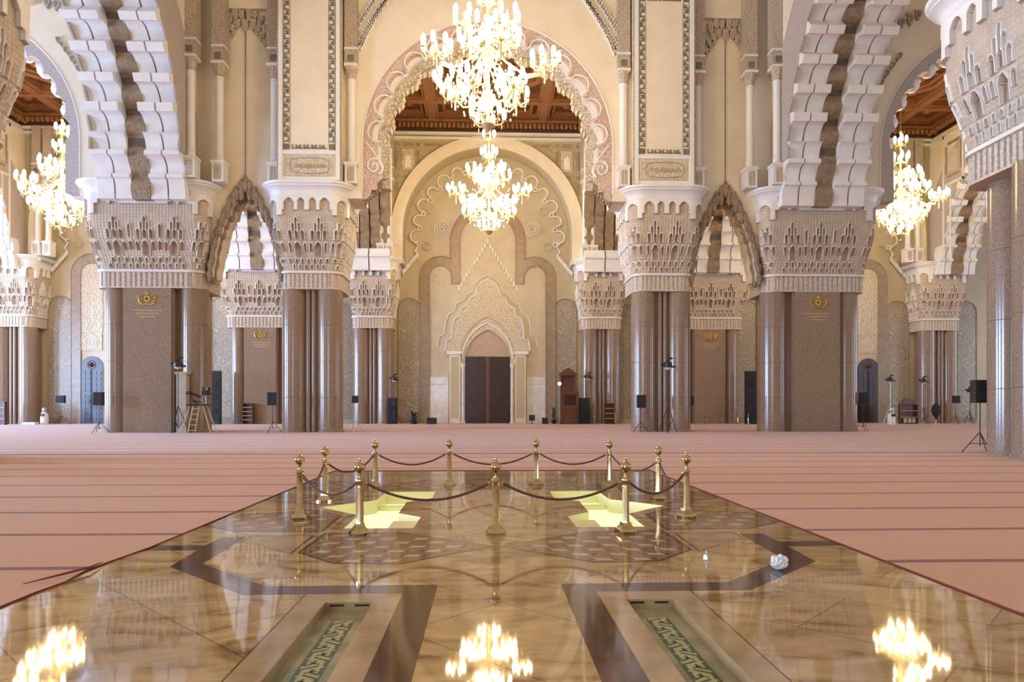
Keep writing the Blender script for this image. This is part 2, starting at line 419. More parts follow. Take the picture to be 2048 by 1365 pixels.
a = rimmed([(.06,13.95),(1.05,13.9),(2.2,13.9),(2.3,14.9),(1.4,15.9),(.4,15.0)]); tiles(a,.42,.32,0,.17,.11)
a = rimmed([(2.5,13.4),(4.0,14.2),(4.0,15.8),(2.6,15.4)]); tiles(a,.42,.34,0,.17,.11)
rimmed([(2.30,7.9),(2.95,8.55),(3.12,8.55),(3.12,9.05),(2.32,9.05)],.05,'mmid')
inl([(3.52,8.6),(3.70,8.6),(3.70,8.72),(3.52,8.72)],'mpanel')
inl([(-.0,16.95),(4.09,16.95),(4.09,17.03),(-.0,17.03)],'mdark')
inl([(0,17.03),(4.09,17.03),(4.09,18.09),(0,18.09)],'mmid',.0009)
# plain star frame
tag(slab.build('marble_platform', smooth=False), 'long honey marble slab with dark inlaid bands between the carpets', 'marble floor slab')

for s in (-1,1):
    t = thing('water_channel', f'{"left" if s<0 else "right"} sunken channel with green mosaic strip in the foreground marble', 'channel', (s*1.275,0,0), group='foreground channels')
    b = MB(); b.ext([(-.204,-13.7),(.204,-13.7),(.204,5.965),(-.204,5.965)],'xy',-.26,-.085,'chantile'); b.build('basin_floor', t, False)
    b = MB()
    b.box(-.075,.075,-2,5.7,-.085,-.0838,'ivory')
    def line(p, q, w_=.009):
        dx, dy = q[0]-p[0], q[1]-p[1]; l = math.hypot(dx,dy); nx_, ny_ = -dy/l*w_, dx/l*w_
        b.ext([(p[0]+nx_,p[1]+ny_),(q[0]+nx_,q[1]+ny_),(q[0]-nx_,q[1]-ny_),(p[0]-nx_,p[1]-ny_)],'xy',-.0838,-.0822,'green')
    for k in range(48):      # two interlaced key bands
        y0 = -2+k*.16; e = 1 if k%2 else -1
        line((-.070*e,y0),(-.070*e,y0+.10)); line((-.070*e,y0+.10),(.030*e,y0+.16)); line((.070*e,y0),(.010*e,y0+.045)); line((.010*e,y0+.045),(.010*e,y0+.10)); line((.070*e,y0+.02),(.070*e,y0+.13),.012)
        line((-.03*e,y0+.03),(.04*e,y0+.07),.006)
    b.box(-.092,-.082,-2,5.7,-.085,-.0835,'green'); b.box(.082,.092,-2,5.7,-.085,-.0835,'green')
    b.build('mosaic_strip', t, False)
    b = MB(); b.box(-.2045,-.198,-13.7,5.96,-.085,-.001,'mmid'); b.build('side_lining', t, False)
    b = MB(); b.box(.198,.2045,-13.7,5.96,-.085,-.001,'mmid'); b.build('side_lining', t, False)
    b = MB(); b.box(-.204,.204,5.95,5.968,-.09,-.001,'mmid')
    b.box(-.165,-.045,5.945,5.95,-.035,-.018,'slot'); b.box(.045,.165,5.945,5.95,-.035,-.018,'slot'); b.build('outlet_slots', t, False)

for s in (-1,1):
    t = thing('star_pit', f'{SD(s)} star shaped opening in the marble, lit pale yellow from inside', 'floor opening', (s*1.6,11.57,0), group='star openings')
    poly = star if s > 0 else starL
    loc = [(x-s*1.6,y-11.57) for x,y in poly]
    b = MB()
    k = b.mi('pit'); n = len(loc)
    for i in range(n):
        p, q = loc[i], loc[(i+1)%n]
        vs = [b.bm.verts.new(v) for v in ((*p,-.10),(*q,-.10),(*q,-.24),(*p,-.24))]
        b.face(vs,k)
    b.build('pit_wall', t, False)
    b = MB(); b.ext(loc,'xy',-.28,-.24,'pitfloor'); b.build('glowing_floor', t, False)
    def bx(b_, x0, x1, y0, y1, z0, z1):
        xs = sorted((s*(x0-1.6), s*(x1-1.6))); b_.box(xs[0],xs[1],y0-11.57,y1-11.57,z0,z1,'pit')
    b = MB(); bx(b,1.12,1.50,9.56,10.45,-.238,-.05); b.build('ledge', t, False)
    b = MB(); bx(b,1.12,2.04,12.72,12.86,-.238,-.16); b.build('ledge', t, False)

# ------------------------------------------------------------------ piers
def rr_segments(nx, ny, nc):
    """samples round a rounded rectangle: (kind, local -1..1, side)"""
    out = []
    seq = [('F',0,nx),('C',0,nc),('S',1,ny),('C',1,nc),('F',2,nx),('C',2,nc),('S',3,ny),('C',3,nc)]
    for kd, q, n in seq:
        for i in range(n): out.append((kd, q, -1+2*(i+.0)/n))
    return out
def rr_point(kd, q, a, hx, hy, r):
    if kd == 'F':
        x = a*(hx-r)
        return (x,-hy,0,-1) if q == 0 else (-x,hy,0,1)
    if kd == 'S':
        y = a*(hy-r)
        return (hx,y,1,0) if q == 1 else (-hx,-y,-1,0)
    ang = (-PI/2 + (a+1)/2*PI/2) + q*PI/2
    cx = (hx-r)*(1 if q in (0,1) else -1); cy = (hy-r)*(-1 if q in (0,3) else 1)
    return (cx+r*math.cos(ang), cy+r*math.sin(ang), math.cos(ang), math.sin(ang))

def capital(name, parent, hx0, hy0, hx1, hy1, rc, z0, zb, zt, z1, nich, arches, bottoms):
    segs = rr_segments(int(2*hx1/.045), int(2*hy1/.045), int(rc*PI/2/.05))
    nu = len(segs); nz = int((z1-z0)/.042)
    Z = np.linspace(z0, z1, nz+1)
    kinds = np.array([{'F':0,'S':1,'C':2}[s_[0]] for s_ in segs]); A = np.array([s_[2] for s_ in segs])
    U = np.where(kinds==0, A*(hx1-rc), np.where(kinds==1, A*(hy1-rc), A*rc*PI/4))
    zz, uu = np.meshgrid(Z, U, indexing='ij'); kk = np.tile(kinds, (nz+1,1))
    D = np.zeros_like(zz); mk = np.ones(zz.shape, int)      # 0 pale, 1 diaper, 2 niche, 3 band
    mk[zz < zb] = 3
    rim = np.zeros_like(zz)
    for kd, lst in nich.items():
        ki = {'F':0,'S':1,'C':2}[kd]
        for (uc, zn, wd, h, dp) in lst:
            du = np.abs(uu-uc)/(wd/2)
            top = zn+h-(np.clip(du,0,2)**1.7)*wd*.62
            ins = (du < 1)&(zz > zn)&(zz < top)&(kk==ki)
            du2 = np.abs(uu-uc)/(wd/2+.055); top2 = zn+h+.07-(np.clip(du2,0,2)**1.7)*wd*.62
            fr = (du2 < 1)&(zz > zn-.03)&(zz < top2)&(kk==ki)&~ins
            dep = dp*(.45+.55*np.clip((zz-zn)/h,0,1))*np.clip((1-du)*4,0,1)
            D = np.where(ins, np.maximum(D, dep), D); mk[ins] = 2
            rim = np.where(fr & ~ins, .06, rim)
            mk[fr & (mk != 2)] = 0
    D = np.where(D > 0, D, -rim)
    band = zz < zb
    slot = band & (((uu*2.6) % 1) < .38) & (zz > z0+.12) & (zz < zb-.15)
    D = np.where(slot, .07, D)
    ledge = (np.abs(zz-zb) < .07)
    D = np.where(ledge, -.09, D); mk[ledge] = 0
    # hanging arcade under the cornice
    up = np.zeros_like(zz, bool); cut = np.zeros_like(up)
    for kd, zl in bottoms.items():
        ki = {'F':0,'S':1,'C':2}[kd]; up |= (kk==ki)&(zz > zl)
        for (uc, wd, ztop) in arches[kd]:
            du = np.abs(uu-uc)/(wd/2); top = ztop-(np.clip(du,0,1.2)**2.2)*wd*.45
            cut |= (kk==ki)&(du<1)&(zz<top)
    ar = up & ~cut
    D = np.where(ar, -.16, D); mk[ar] = 0
    steps = np.array([0,.12,.30,.52,.76,.92,1.0]); zs = np.linspace(zb, zt, 7)
    verts = []
    for i in range(nz+1):
        z = Z[i]
        if z <= zb: f = 0.0
        else:
            t = min(1,(z-zb)/(zt-zb)); f = np.interp(z, zs, steps)
            fr_ = (t*6) % 1
            f = f - .03*fr_ if t < 1 else 1.0
        hx = hx0+(hx1-hx0)*f; hy = hy0+(hy1-hy0)*f
        for j,(kd,q,a_) in enumerate(segs):
            x,y,nx_,ny_ = rr_point(kd,q,a_,hx,hy,rc)
            d = D[i,j]
            verts.append((x-nx_*d, y-ny_*d, z))
    faces = []; mi_ = []
    for i in range(nz):
        for j in range(nu):
            j2 = (j+1)%nu
            faces.append((i*nu+j, i*nu+j2, (i+1)*nu+j2, (i+1)*nu+j)); mi_.append(int(mk[i,j]))
    nb = len(verts)
    faces.append(tuple(range(nu-1,-1,-1))); mi_.append(1)
    faces.append(tuple(nz*nu+j for j in range(nu))); mi_.append(0)
    me = bpy.data.meshes.new(name); me.from_pydata(verts,[],faces)
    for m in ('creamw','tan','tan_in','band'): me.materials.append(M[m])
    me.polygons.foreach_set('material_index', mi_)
    me.shade_smooth(); me.set_sharp_from_angle(angle=R(42))
    o = bpy.data.objects.new(name, me); C.objects.link(o); o.parent = parent
    return o

def steeple(uc, s=1.0, top=13.6, dp=.26):
    """stack of little niches forming one stepped spire"""
    return [(uc,top-.75,.13*s,.75,dp*.6),(uc-.20*s,12.75,.13*s,.52,dp*.6),(uc+.20*s,12.75,.13*s,.52,dp*.6),
          (uc,12.30,.20*s,.50,dp*.8),(uc-.40*s,12.25,.19*s,.56,dp*.8),(uc+.40*s,12.25,.19*s,.56,dp*.8),
          (uc,11.25,.50*s,.85,dp),(uc-.52*s,11.55,.16*s,.5,dp*.7),(uc+.52*s,11.55,.16*s,.5,dp*.7)]
def low(uc, dp=.15):
    return [(uc-.21,10.88,.22,.22,dp),(uc+.21,10.88,.22,.22,dp),(uc,10.48,.22,.22,dp)]

def rows_(hw):
    L_ = []; n = int(hw/.24)
    for k_ in range(-n,n+1):
        u = k_*.24
        if abs(u) > hw: continue
        L_ += [(u,10.44,.13,.30,.12)] if k_%2 else [(u,10.84,.15,.26,.14)]
    return L_
def cornice(parent, hx, hy, rc, z0, prof, name='cornice'):
    b = MB(); segs = rr_segments(12,12,14); rows = []
    for off, dz in prof:
        rows.append([b.bm.verts.new((lambda p:(p[0],p[1],z0+dz))(rr_point(kd,q,a_,hx+off,hy+off,rc+off))) for kd,q,a_ in segs])
    k = b.mi('white'); n = len(segs)
    for r0_, r1_ in zip(rows, rows[1:]):
        for j in range(n): b.face([r0_[j], r0_[(j+1)%n], r1_[(j+1)%n], r1_[j]], k)
    b.face(list(reversed(rows[0])),k); b.face(rows[-1],k)
    return b.build(name, parent)
CPROF = [(.02,-.05),(.06,.0),(.10,.05),(.14,.22),(.24,.38),(.42,.52),(.46,.54),(.46,.60),(.54,.64),(.60,.72),(.60,.80),(.3,.84)]

def shaft(b, x, y, r, z1=9.25):
    pr = [(r+.05,0),(r+.05,.10),(r,.16)]
    for zj in (2.25,4.55,6.9):
        pr += [(r,zj-.012),(r-.015,zj),(r,zj+.012)]
    pr += [(r,z1),(r-.05,z1)]
    b.lathe(pr,(x,y,0),'granite',40)

def pier_inner():
    t = thing('clustered_pier','',  'column', (0,0,0))
    for x,y,r_ in ((-1.15,-1.02,.80),(1.15,-1.02,.80),(-.85,.95,.72),(.85,.95,.72)):
        b = MB(); shaft(b,x,y,r_); b.build('granite_shaft', t)
    b = MB(); b.box(-1.2,1.2,-1.30,1.3,0,9.3,'granite'); b.box(-1.45,1.45,-1.0,1.0,0,9.3,'granite'); b.build('core', t, False)
    b = MB()
    for x in (-.17,.17): b.lathe([(.14,0),(.14,9.3)],(x,-1.42,0),'granite',14)
    b.build('slim_rib', t)
    fr = rows_(1.55)+steeple(-.72)+steeple(.72)
    co = steeple(0,.85,13.0)+low(0)
    capital('capital', t, 1.97,1.86,2.34,2.42,.80, 9.20,10.28,13.2,15.02,
            {'F':fr,'S':fr,'C':co},
            {'F':[(-1.12,.62,14.82),(-.36,.42,14.82),(.36,.42,14.82),(1.12,.62,14.82)],'S':[(-1.12,.62,14.82),(-.36,.42,14.82),(.36,.42,14.82),(1.12,.62,14.82)],'C':[(0,.62,14.7)]},
            {'F':14.05,'S':14.05,'C':13.75})
    cornice(t, 2.42,2.50,1.0, 15.0, CPROF)
    return t
def emblem(b, cx, y, cz, s, m):
    """crest: crowned eight pointed rosette between two supporters over a ribbon"""
    st = []
    for i in range(16):
        r_ = (.34 if i%2==0 else .24)*s; a_ = PI/2+i*PI/8
        st.append((cx+r_*math.cos(a_), cz+r_*math.sin(a_)))
    hole = [(cx+.15*s*math.cos(2*PI*i/16), cz+.15*s*math.sin(2*PI*i/16)) for i in range(16)]
    b.ext(st,'xz',y-.05,y,m,holes=[hole])
    b.lathe([(0,-.05*s),(.06*s,0),(0,.06*s)],(cx,y-.03,cz),m,8)
    b.ext([(cx-.16*s,cz+.36*s),(cx+.16*s,cz+.36*s),(cx+.10*s,cz+.52*s),(cx,cz+.62*s),(cx-.10*s,cz+.52*s)],'xz',y-.05,y,m)
    for q in (-1,1):
        for k_ in range(3):
            rr_ = (.20-.05*k_)*s
            b.tube([(cx+q*(.56*s)+rr_*math.cos(a_), y-.02, cz+(.16-.22*k_)*s+rr_*math.sin(a_)) for a_ in [2*PI*i/10 for i in range(8)]], .035*s, m, 5)
        b.tube([(cx+q*.40*s,y-.02,cz-.42*s),(cx+q*.62*s,y-.02,cz-.30*s),(cx+q*.74*s,y-.02,cz+.05*s),(cx+q*.60*s,y-.02,cz+.38*s)], .045*s, m, 5)
    b.tube([(cx-.62*s,y-.02,cz-.40*s),(cx-.3*s,y-.02,cz-.52*s),(cx,y-.02,cz-.46*s),(cx+.3*s,y-.02,cz-.52*s),(cx+.62*s,y-.02,cz-.40*s)], .055*s, m, 6)

def pier_outer():
    """local x grows away from the nave"""
    t = thing('panelled_pier','', 'column', (0,0,0))
    for x,y,r_ in ((-2.58,-.98,.86),(2.30,-1.05,.74),(-2.1,.95,.75),(2.3,.95,.75)):
        b = MB(); shaft(b,x,y,r_); b.build('granite_shaft', t)
    b = MB(); b.box(-1.9,1.9,-1.35,1.35,0,9.3,'granite'); b.box(-2.6,2.6,-.9,.9,0,9.3,'granite'); b.build('core', t, False)
    b = MB(); b.box(-1.45,1.50,-1.9,1.8,0,9.32,'granite'); b.box(-1.58,1.62,-1.8,1.7,0,9.3,'granite'); b.build('flat_panel', t, False)
    b = MB(); emblem(b,.05,-1.9,8.50,.74,'gold'); o = b.build('gold_emblem', t); o['label'] = 'gold royal crest in relief on the granite panel'
    b = MB()
    rnd = random.Random(3)
    for row, zc in enumerate((7.75,7.55,7.35)):
        x = -.85+row*.2
        while x < .85-row*.2:
            l = rnd.uniform(.08,.2); b.box(x,x+l,-1.906,-1.9,zc,zc+.05,'goldp'); x += l+.05
    b.box(-.87,.87,-1.903,-1.9,7.34,7.81,'granite'); b.build('engraved_lines', t, False)
    fr = []
    for u in (-1.9,0,1.9): fr += steeple(u,1.0)
    for u in (-.96,.96): fr += [(u,12.35,.14,.75,.15),(u-.0,11.6,.2,.5,.18)]
    fr = rows_(2.8)+fr
    sd = rows_(1.55)+steeple(-.72)+steeple(.72)
    co = steeple(0,.85,13.0)+low(0)
    ar = [(-2.5,.55,14.82),(-1.8,.5,14.82),(1.8,.5,14.82),(2.5,.55,14.82)]
    capital('capital', t, 3.36,1.92,3.82,2.42,.80, 9.20,10.28,13.2,15.02,
            {'F':fr,'S':sd,'C':co},
            {'F':ar,'S':[(-1.12,.62,14.82),(-.36,.42,14.82),(.36,.42,14.82),(1.12,.62,14.82)],'C':[(0,.62,14.7)]},
            {'F':14.35,'S':14.05,'C':13.75})
    cornice(t, 3.90,2.50,1.0, 15.0, CPROF)
    return t

YB, YC, YA = 47.15, 69.35, 22.0
# only the front halves of the C piers stand free of the end wall
pi_ = pier_inner(); po_ = pier_outer()
desc_i = {YB:'clustered granite pier with muqarnas capital beside the main arch, {} of the nave', YC:'smaller looking clustered pier against the end wall, {} of the prayer niche'}
first = True
for Y in (YB,YC):
    for s in (-1,1):
        lab = desc_i[Y].format(SD(s))
        if first: pi_.location = (s*11.46,Y,0); pi_['label'] = lab; pi_.scale = (s,1,1); pi_['group'] = 'granite piers'; first = False
        else: dup(pi_, lab, (s*(11.46 if Y == YB else 11.1),Y,0), sx=s)
desc_o = {YB:'broad granite pier with gold crest on its flat panel, {} of the nave', YC:'distant broad pier seen in the {} gap between the near piers',
          YA:'nearest huge granite pier at the {} edge of the photo'}
first = True
for Y in (YB,YC,YA):
    for s in (-1,1):
        if Y == YA: lab = 'nearest huge pier with the pale blue lit capital at the right edge' if s > 0 else 'pier whose pale cornice corner shows at the top left edge'
        else: lab = desc_o[Y].format(SD(s))
        if first: po_.location = (s*21.6,Y,0); po_['label'] = lab; po_.scale = (s,1,1); po_['group'] = 'granite piers'; first = False
        else: dup(po_, lab, (s*(21.6 if Y != YA else (19.72 if s > 0 else 19.3)),Y,0), sx=s)
for s in (-1,1):
    dup(pi_, f'far {SD(s)} clustered pier beyond the {"left" if s<0 else "right"} arched door', (s*44.9,YC,0), sx=s)

# ------------------------------------------------------------------ longitudinal arches (their soffits face the camera)
def arch_curve(L_, Rr, zc, zs, n=90):
    """half and half pointed arch from y=0 (far side) to y=-L_"""
    pts = [(0,zs),(0,(zs+zc)/2)]
    half = L_/2; a_end = math.acos((Rr-half)/Rr)
    for i in range(n+1):
        a_ = a_end*i/n; pts.append((-Rr+Rr*math.cos(a_), zc+Rr*math.sin(a_)))
    m_ = [(-L_-y,z) for y,z in reversed(pts[:-1])]
    return pts+m_
def resample(pts, step):
    out = [pts[0]]; acc = 0; prev = pts[0]
    seg = []; tot = 0
    for a_,b_ in zip(pts,pts[1:]):
        l = math.dist(a_,b_); seg.append((tot,l,a_,b_)); tot += l
    n = int(tot/step); res = []
    k = 0
    for i in range(n+1):
        s_ = tot*i/n
        while k < len(seg)-1 and s_ > seg[k][0]+seg[k][1]: k += 1
        t0,l,a_,b_ = seg[k]; f = (s_-t0)/l if l else 0
        dx,dy = (b_[0]-a_[0])/l,(b_[1]-a_[1])/l
        res.append((s_, a_[0]+(b_[0]-a_[0])*f, a_[1]+(b_[1]-a_[1])*f, dx, dy))
    return res, tot
def cove(t, a, b): return a+(b-a)*(1-math.sqrt(max(0,1-max(0,min(1,t))**2.2)))
def roll_n(s_, tot):
    """corbelled coves with a straight fascia over each"""
    s_ = min(s_, tot-s_)
    if s_ < 1.20: return cove(s_/1.2, 1.0, 1.30)
    if s_ < 1.45: return 1.40
    if s_ < 2.40: return cove((s_-1.45)/.95, 1.15, 1.80)
    if s_ < 2.72: return 1.95
    if s_ < 3.95: return cove((s_-2.72)/1.23, 1.65, 2.35)
    ph = (s_-3.95) % 1.95
    if ph < 1.32: return cove(ph/1.32, 1.62, 2.42)
    return 2.46
def strip_poly(rs, tot, fn, base):
    inner = []; outer = []
    for s_,y,z,dx,dz in rs:
        nx_, nz_ = -dz, dx      # towards the opening centre?
        # opening lies at smaller y for the far half: choose normal pointing to opening centre
        n_ = fn(s_,tot)
        inner.append((y+nx_*n_, z+nz_*n_)); outer.append((y+nx_*base, z+nz_*base))
    return inner, outer

def long_arch(name, label, L_, Rr, xw, loc, sx, ztop, white=True, group=None):
    t = thing(name, label, 'arch', loc, group=group); t.scale = (sx,1,1)
    cur = arch_curve(L_, Rr, 17.0, 14.5)
    rs, tot = resample(cur, .055)
    # wall slab over the plain curve
    b = MB(); inn = [(2.4,14.5),(.001,14.5)]+cur[1:-1]+[(-L_-.001,14.5),(-L_-2.4,14.5)]
    b.band(inn, [(y,ztop) for y,z in inn], -xw/2, xw/2, 'cream', 'rib'); b.build('arch_wall', t, False)
    if white:
        sw = (xw-1.15)/2
        k = .05
        xs = [(-xw/2,-xw/2+sw/2-k),(-xw/2+sw/2+k,-xw/2+sw),(xw/2-sw,xw/2-sw/2-k),(xw/2-sw/2+k,xw/2)]
        poly = strip_poly(rs, tot, roll_n, -.05)
        for x0,x1 in xs:
            b = MB(); b.band(*poly,x0,x1,'white'); b.build('lobed_soffit', t)
        b = MB(); b.band(*strip_poly(rs,tot,lambda s_,T: min(1.62,.95+.2*min(s_,T-s_))+.16*math.sin(s_*3.22),-.05),-xw/2+sw,xw/2-sw,'rib'); b.build('brown_ribbon', t)
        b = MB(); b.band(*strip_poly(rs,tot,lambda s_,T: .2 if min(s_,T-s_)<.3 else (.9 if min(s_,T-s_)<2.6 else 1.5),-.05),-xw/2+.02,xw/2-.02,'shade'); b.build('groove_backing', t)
        for q in (-1,1):
            b = MB(); b.band(*strip_poly(rs,tot,lambda s_,T:(1.75 if min(s_,T-s_)>2.7 else .3)+.22*abs(math.sin(s_*1.61)),-1.0),q*xw/2-.06,q*xw/2+.06,'mauve'); b.build('carved_edge', t)
    else:
        for x0,x1 in ((-xw/2,-.06),(.06,xw/2)):
            b = MB(); n0 = [(r_) for r_ in rs if r_[0] < 1.9]; 
            b.band(*strip_poly([r_ for r_ in rs if r_[0] < 2.0], 99, roll_n, -.05),x0,x1,'white'); b.build('white_impost', t)
        q4 = xw/4
        for k4 in range(4):
            x0 = -xw/2+k4*q4+.07; ph = k4*1.3
            b = MB(); b.band(*strip_poly(rs,tot,lambda s_,T: .45+.16*math.sin(s_*4.2+ph) if k4 in (1,2) else .25+.12*math.sin(s_*4.2+ph),-.05),x0,x0+q4-.14,'rib'); b.build('brown_fold', t)
    return t
LAB = YB-2.15-(YA+2.15); LBC = YC-2.15-(YB+2.15)
YBf = YB-2.15; YCf = YC-2.15
for s in (-1,1):
    long_arch('lobed_arch', f'{SD(s)} arch of white rolls with brown ribbon springing from the crested pier', LAB, 13.0, 5.3, (s*21.38,YBf,0), s, 36, group='roll arches')
    long_arch('lobed_arch', f'distant arch of white rolls seen through the {SD(s)} muqarnas opening', LBC, 10.6, 5.3, (s*21.55,YCf,0), s, 28.6, group='roll arches')
    long_arch('folded_arch', f'brown folded arch springing from the end wall {SD(s)} of the prayer niche', LBC, 10.6, 3.9, (s*11.15,YCf,0), s, 28.6, white=False, group='folded arches')
    long_arch('lobed_arch', f'far {SD(s)} arch of pale rolls on the side wall of the {SD(s)} bay', LBC, 10.6, 3.6, (s*45.4,YCf,0), s, 28.6, group='roll arches')

# ------------------------------------------------------------------ transverse arches and their walls
RO, ZC = 8.1, 18.5
def semi_open(cx, r, z0, zc, n=48): return [(cx+r,z0)]+arc(cx,zc,r,0,180,n)+[(cx-r,z0)]
def scallop(cx, r, depth, nl, zc, z0, n=10, jamb=1):
    """scalloped inner edge: lobes cut outwards from radius r"""
    pts = [(cx+r,z0)]
    # straight part: one lobe
    hz = zc-z0
    da = 180/nl
    pts.append((cx+r, zc-.02))
    for i in range(nl):
        a_ = i*da
        for j in range(n+1):
            f = j/n; ang = a_+da*f
            rr_ = r + depth*(math.sin(PI*f)**.6)
            pts.append((cx+rr_*math.cos(R(ang)), zc+rr_*math.sin(R(ang))))
    pts.append((cx-r,zc-.02)); pts.append((cx-r,z0))
    return pts
def steps_edge(cx, r, nl, zc, z0, d=.35):
    pts = [(cx+r,z0)]; n = nl*5
    for i in range(n):
        a0_, a1_ = 180*i/n, 180*(i+1)/n; k_ = i % 5
        rr_ = r + [.0,.12,.30,.22,.08][k_ if a0_ < 90 else 4-k_]*d/.3
        pts += [(cx+rr_*math.cos(R(a0_)), zc+rr_*math.sin(R(a0_))),(cx+rr_*math.cos(R(a1_)), zc+rr_*math.sin(R(a1_)))]
    pts.append((cx-r,z0)); return pts

def cross_wall(cx, x0, x1, y0, y1, zb, zt, name, side, lab=None):
    op = semi_open(cx, RO, zb, ZC)
    poly = [(x1,zb)] + [(x1,zt),(x0,zt),(x0,zb)] + list(reversed(op))
    poly = [(x0,zb)] + list(reversed(op)) + [(x1,zb),(x1,zt),(x0,zt)]
    b = MB(); b.ext(poly,'xz',y0,y1,'cream'); o = b.build(name, smooth=False); struct(o); return o
cross_wall(0,-9.4,9.4,YB-1.95,YB+.5,15.0,36,'wall_middle','c')
for s in (-1,1):
    cx = s*33.9
    xs = sorted((s*24.1,s*47.5))
    cross_wall(cx,xs[0],xs[1],YB-1.95,YB+.5,15.0,36,'wall_middle_'+SD(s),'s')

# nave arch ornament
t = thing('lambrequin_arch','great pink carved scalloped arch in the middle of the hall', 'arch', (0,YB-1.95,0))
nl = 13
ring = lambda outer, inner: [outer[0]]+outer[1:]+list(reversed(inner))
b = MB(); b.ext(semi_open(0,RO,15.6,ZC)+list(reversed(scallop(0,7.15,.42,nl,ZC,15.6))),'xz',.06,.55,'pink'); b.build('carved_ring', t, False)
b = MB(); b.ext(semi_open(0,RO,16.2,ZC)+list(reversed(scallop(0,6.98,.25,nl,ZC,16.2))),'xz',.5,1.2,'creamw'); b.build('white_crescents', t, False)
b = MB(); b.ext(semi_open(0,RO,16.0,ZC)+list(reversed(steps_edge(0,6.45,nl,ZC,16.0))),'xz',1.15,1.9,'fringe'); b.build('stepped_fringe', t, False)
b = MB(); b.ext(semi_open(0,7.2,16.6,ZC)+list(reversed(steps_edge(0,6.62,nl,ZC,16.6,.2))),'xz',.95,1.2,'fringe'); b.build('stepped_fringe', t, False)
for i in range(nl):
    a_ = R((i+.5)*180/nl); cx_, cz_ = 7.12*math.cos(a_), ZC+7.12*math.sin(a_)
    b = MB()
    for rr_, tk in ((.66,.055),(.84,.035)):
        b.tube([(cx_+rr_*math.cos(a_+w_), .05, cz_+rr_*math.sin(a_+w_)) for w_ in [R(-105+210*j/14) for j in range(15)]], tk, 'creamw' if tk > .05 else 'pink', 6)
    b.build('lobe_moulding', t)
for s in (-1,1):
    b = MB()
    sp = [(s*(7.35)+ s*-.0+ .62*(1-j/26)*math.cos(R(-60+j*26))*-s, .04, 17.1+.62*(1-j/30)*math.sin(R(-60+j*26))) for j in range(24)]
    b.tube(sp,.07,'creamw',6)
    b.tube([(s*7.85,.04,18.6),(s*7.5,.04,18.2),(s*7.2,.04,17.8),(s*6.95,.04,17.5)],.06,'creamw',6)
    b.build('scroll', t)
    b = MB()
    foot = [(8.1,15.0),(8.1,17.9),(7.45,17.9),(7.05,17.3),(6.85,16.9),(6.9,16.3),(7.15,16.05),(7.2,15.75),(7.5,15.6),(7.62,15.2),(7.85,15.0)]
    b.ext([(s*x,z) for x,z in foot],'xz',.10,.62,'pink'); b.build('arch_foot', t, False)
    b = MB()
    for j in range(7):
        x = s*(6.9+.17*j); z = 16.2-.17*j
        b.lathe([(0,-.5),(.10,-.42),(.15,-.1),(.10,.15),(0,.25)],(x,.45,z),'rib',8)
    b.build('hanging_points', t)
b = MB(); b.tube([(x,.0,z) for x,z in semi_open(0,RO,15.4,ZC)],.06,'creamw',6); b.build('outer_bead', t)

# side bay arches with ball lobes
def side_arch(s):
    t = thing('scalloped_arch', f'{SD(s)} aisle arch with mauve carved band and round white lobes', 'arch', (s*33.9,YB-1.95,0), group='aisle arches')
    t.scale = (s,1,1)
    b = MB(); b.ext(semi_open(0,RO,15.2,ZC)+list(reversed(scallop(0,7.15,.35,15,ZC,15.2))),'xz',.06,.8,'mauve'); b.build('carved_ring', t, False)
    for i in range(15):
        a_ = R((i+.5)*12); 
        b = MB(); b.lathe([(0,-.5),(.25,-.43),(.43,-.25),(.5,0),(.43,.25),(.25,.43),(0,.5)],(7.22*math.cos(a_),1.0,ZC+7.22*math.sin(a_)),'white',14); b.build('round_lobe', t)
    b = MB(); b.ext(semi_open(0,RO,15.2,ZC)+list(reversed(scallop(0,6.95,.35,15,ZC,15.2))),'xz',1.1,1.9,'creamw'); b.build('inner_lobes', t, False)
    b = MB(); b.tube([(x,.0,z) for x,z in semi_open(0,RO,15.4,ZC)],.06,'creamw',6); b.build('outer_bead', t)
for s in (-1,1): side_arch(s)

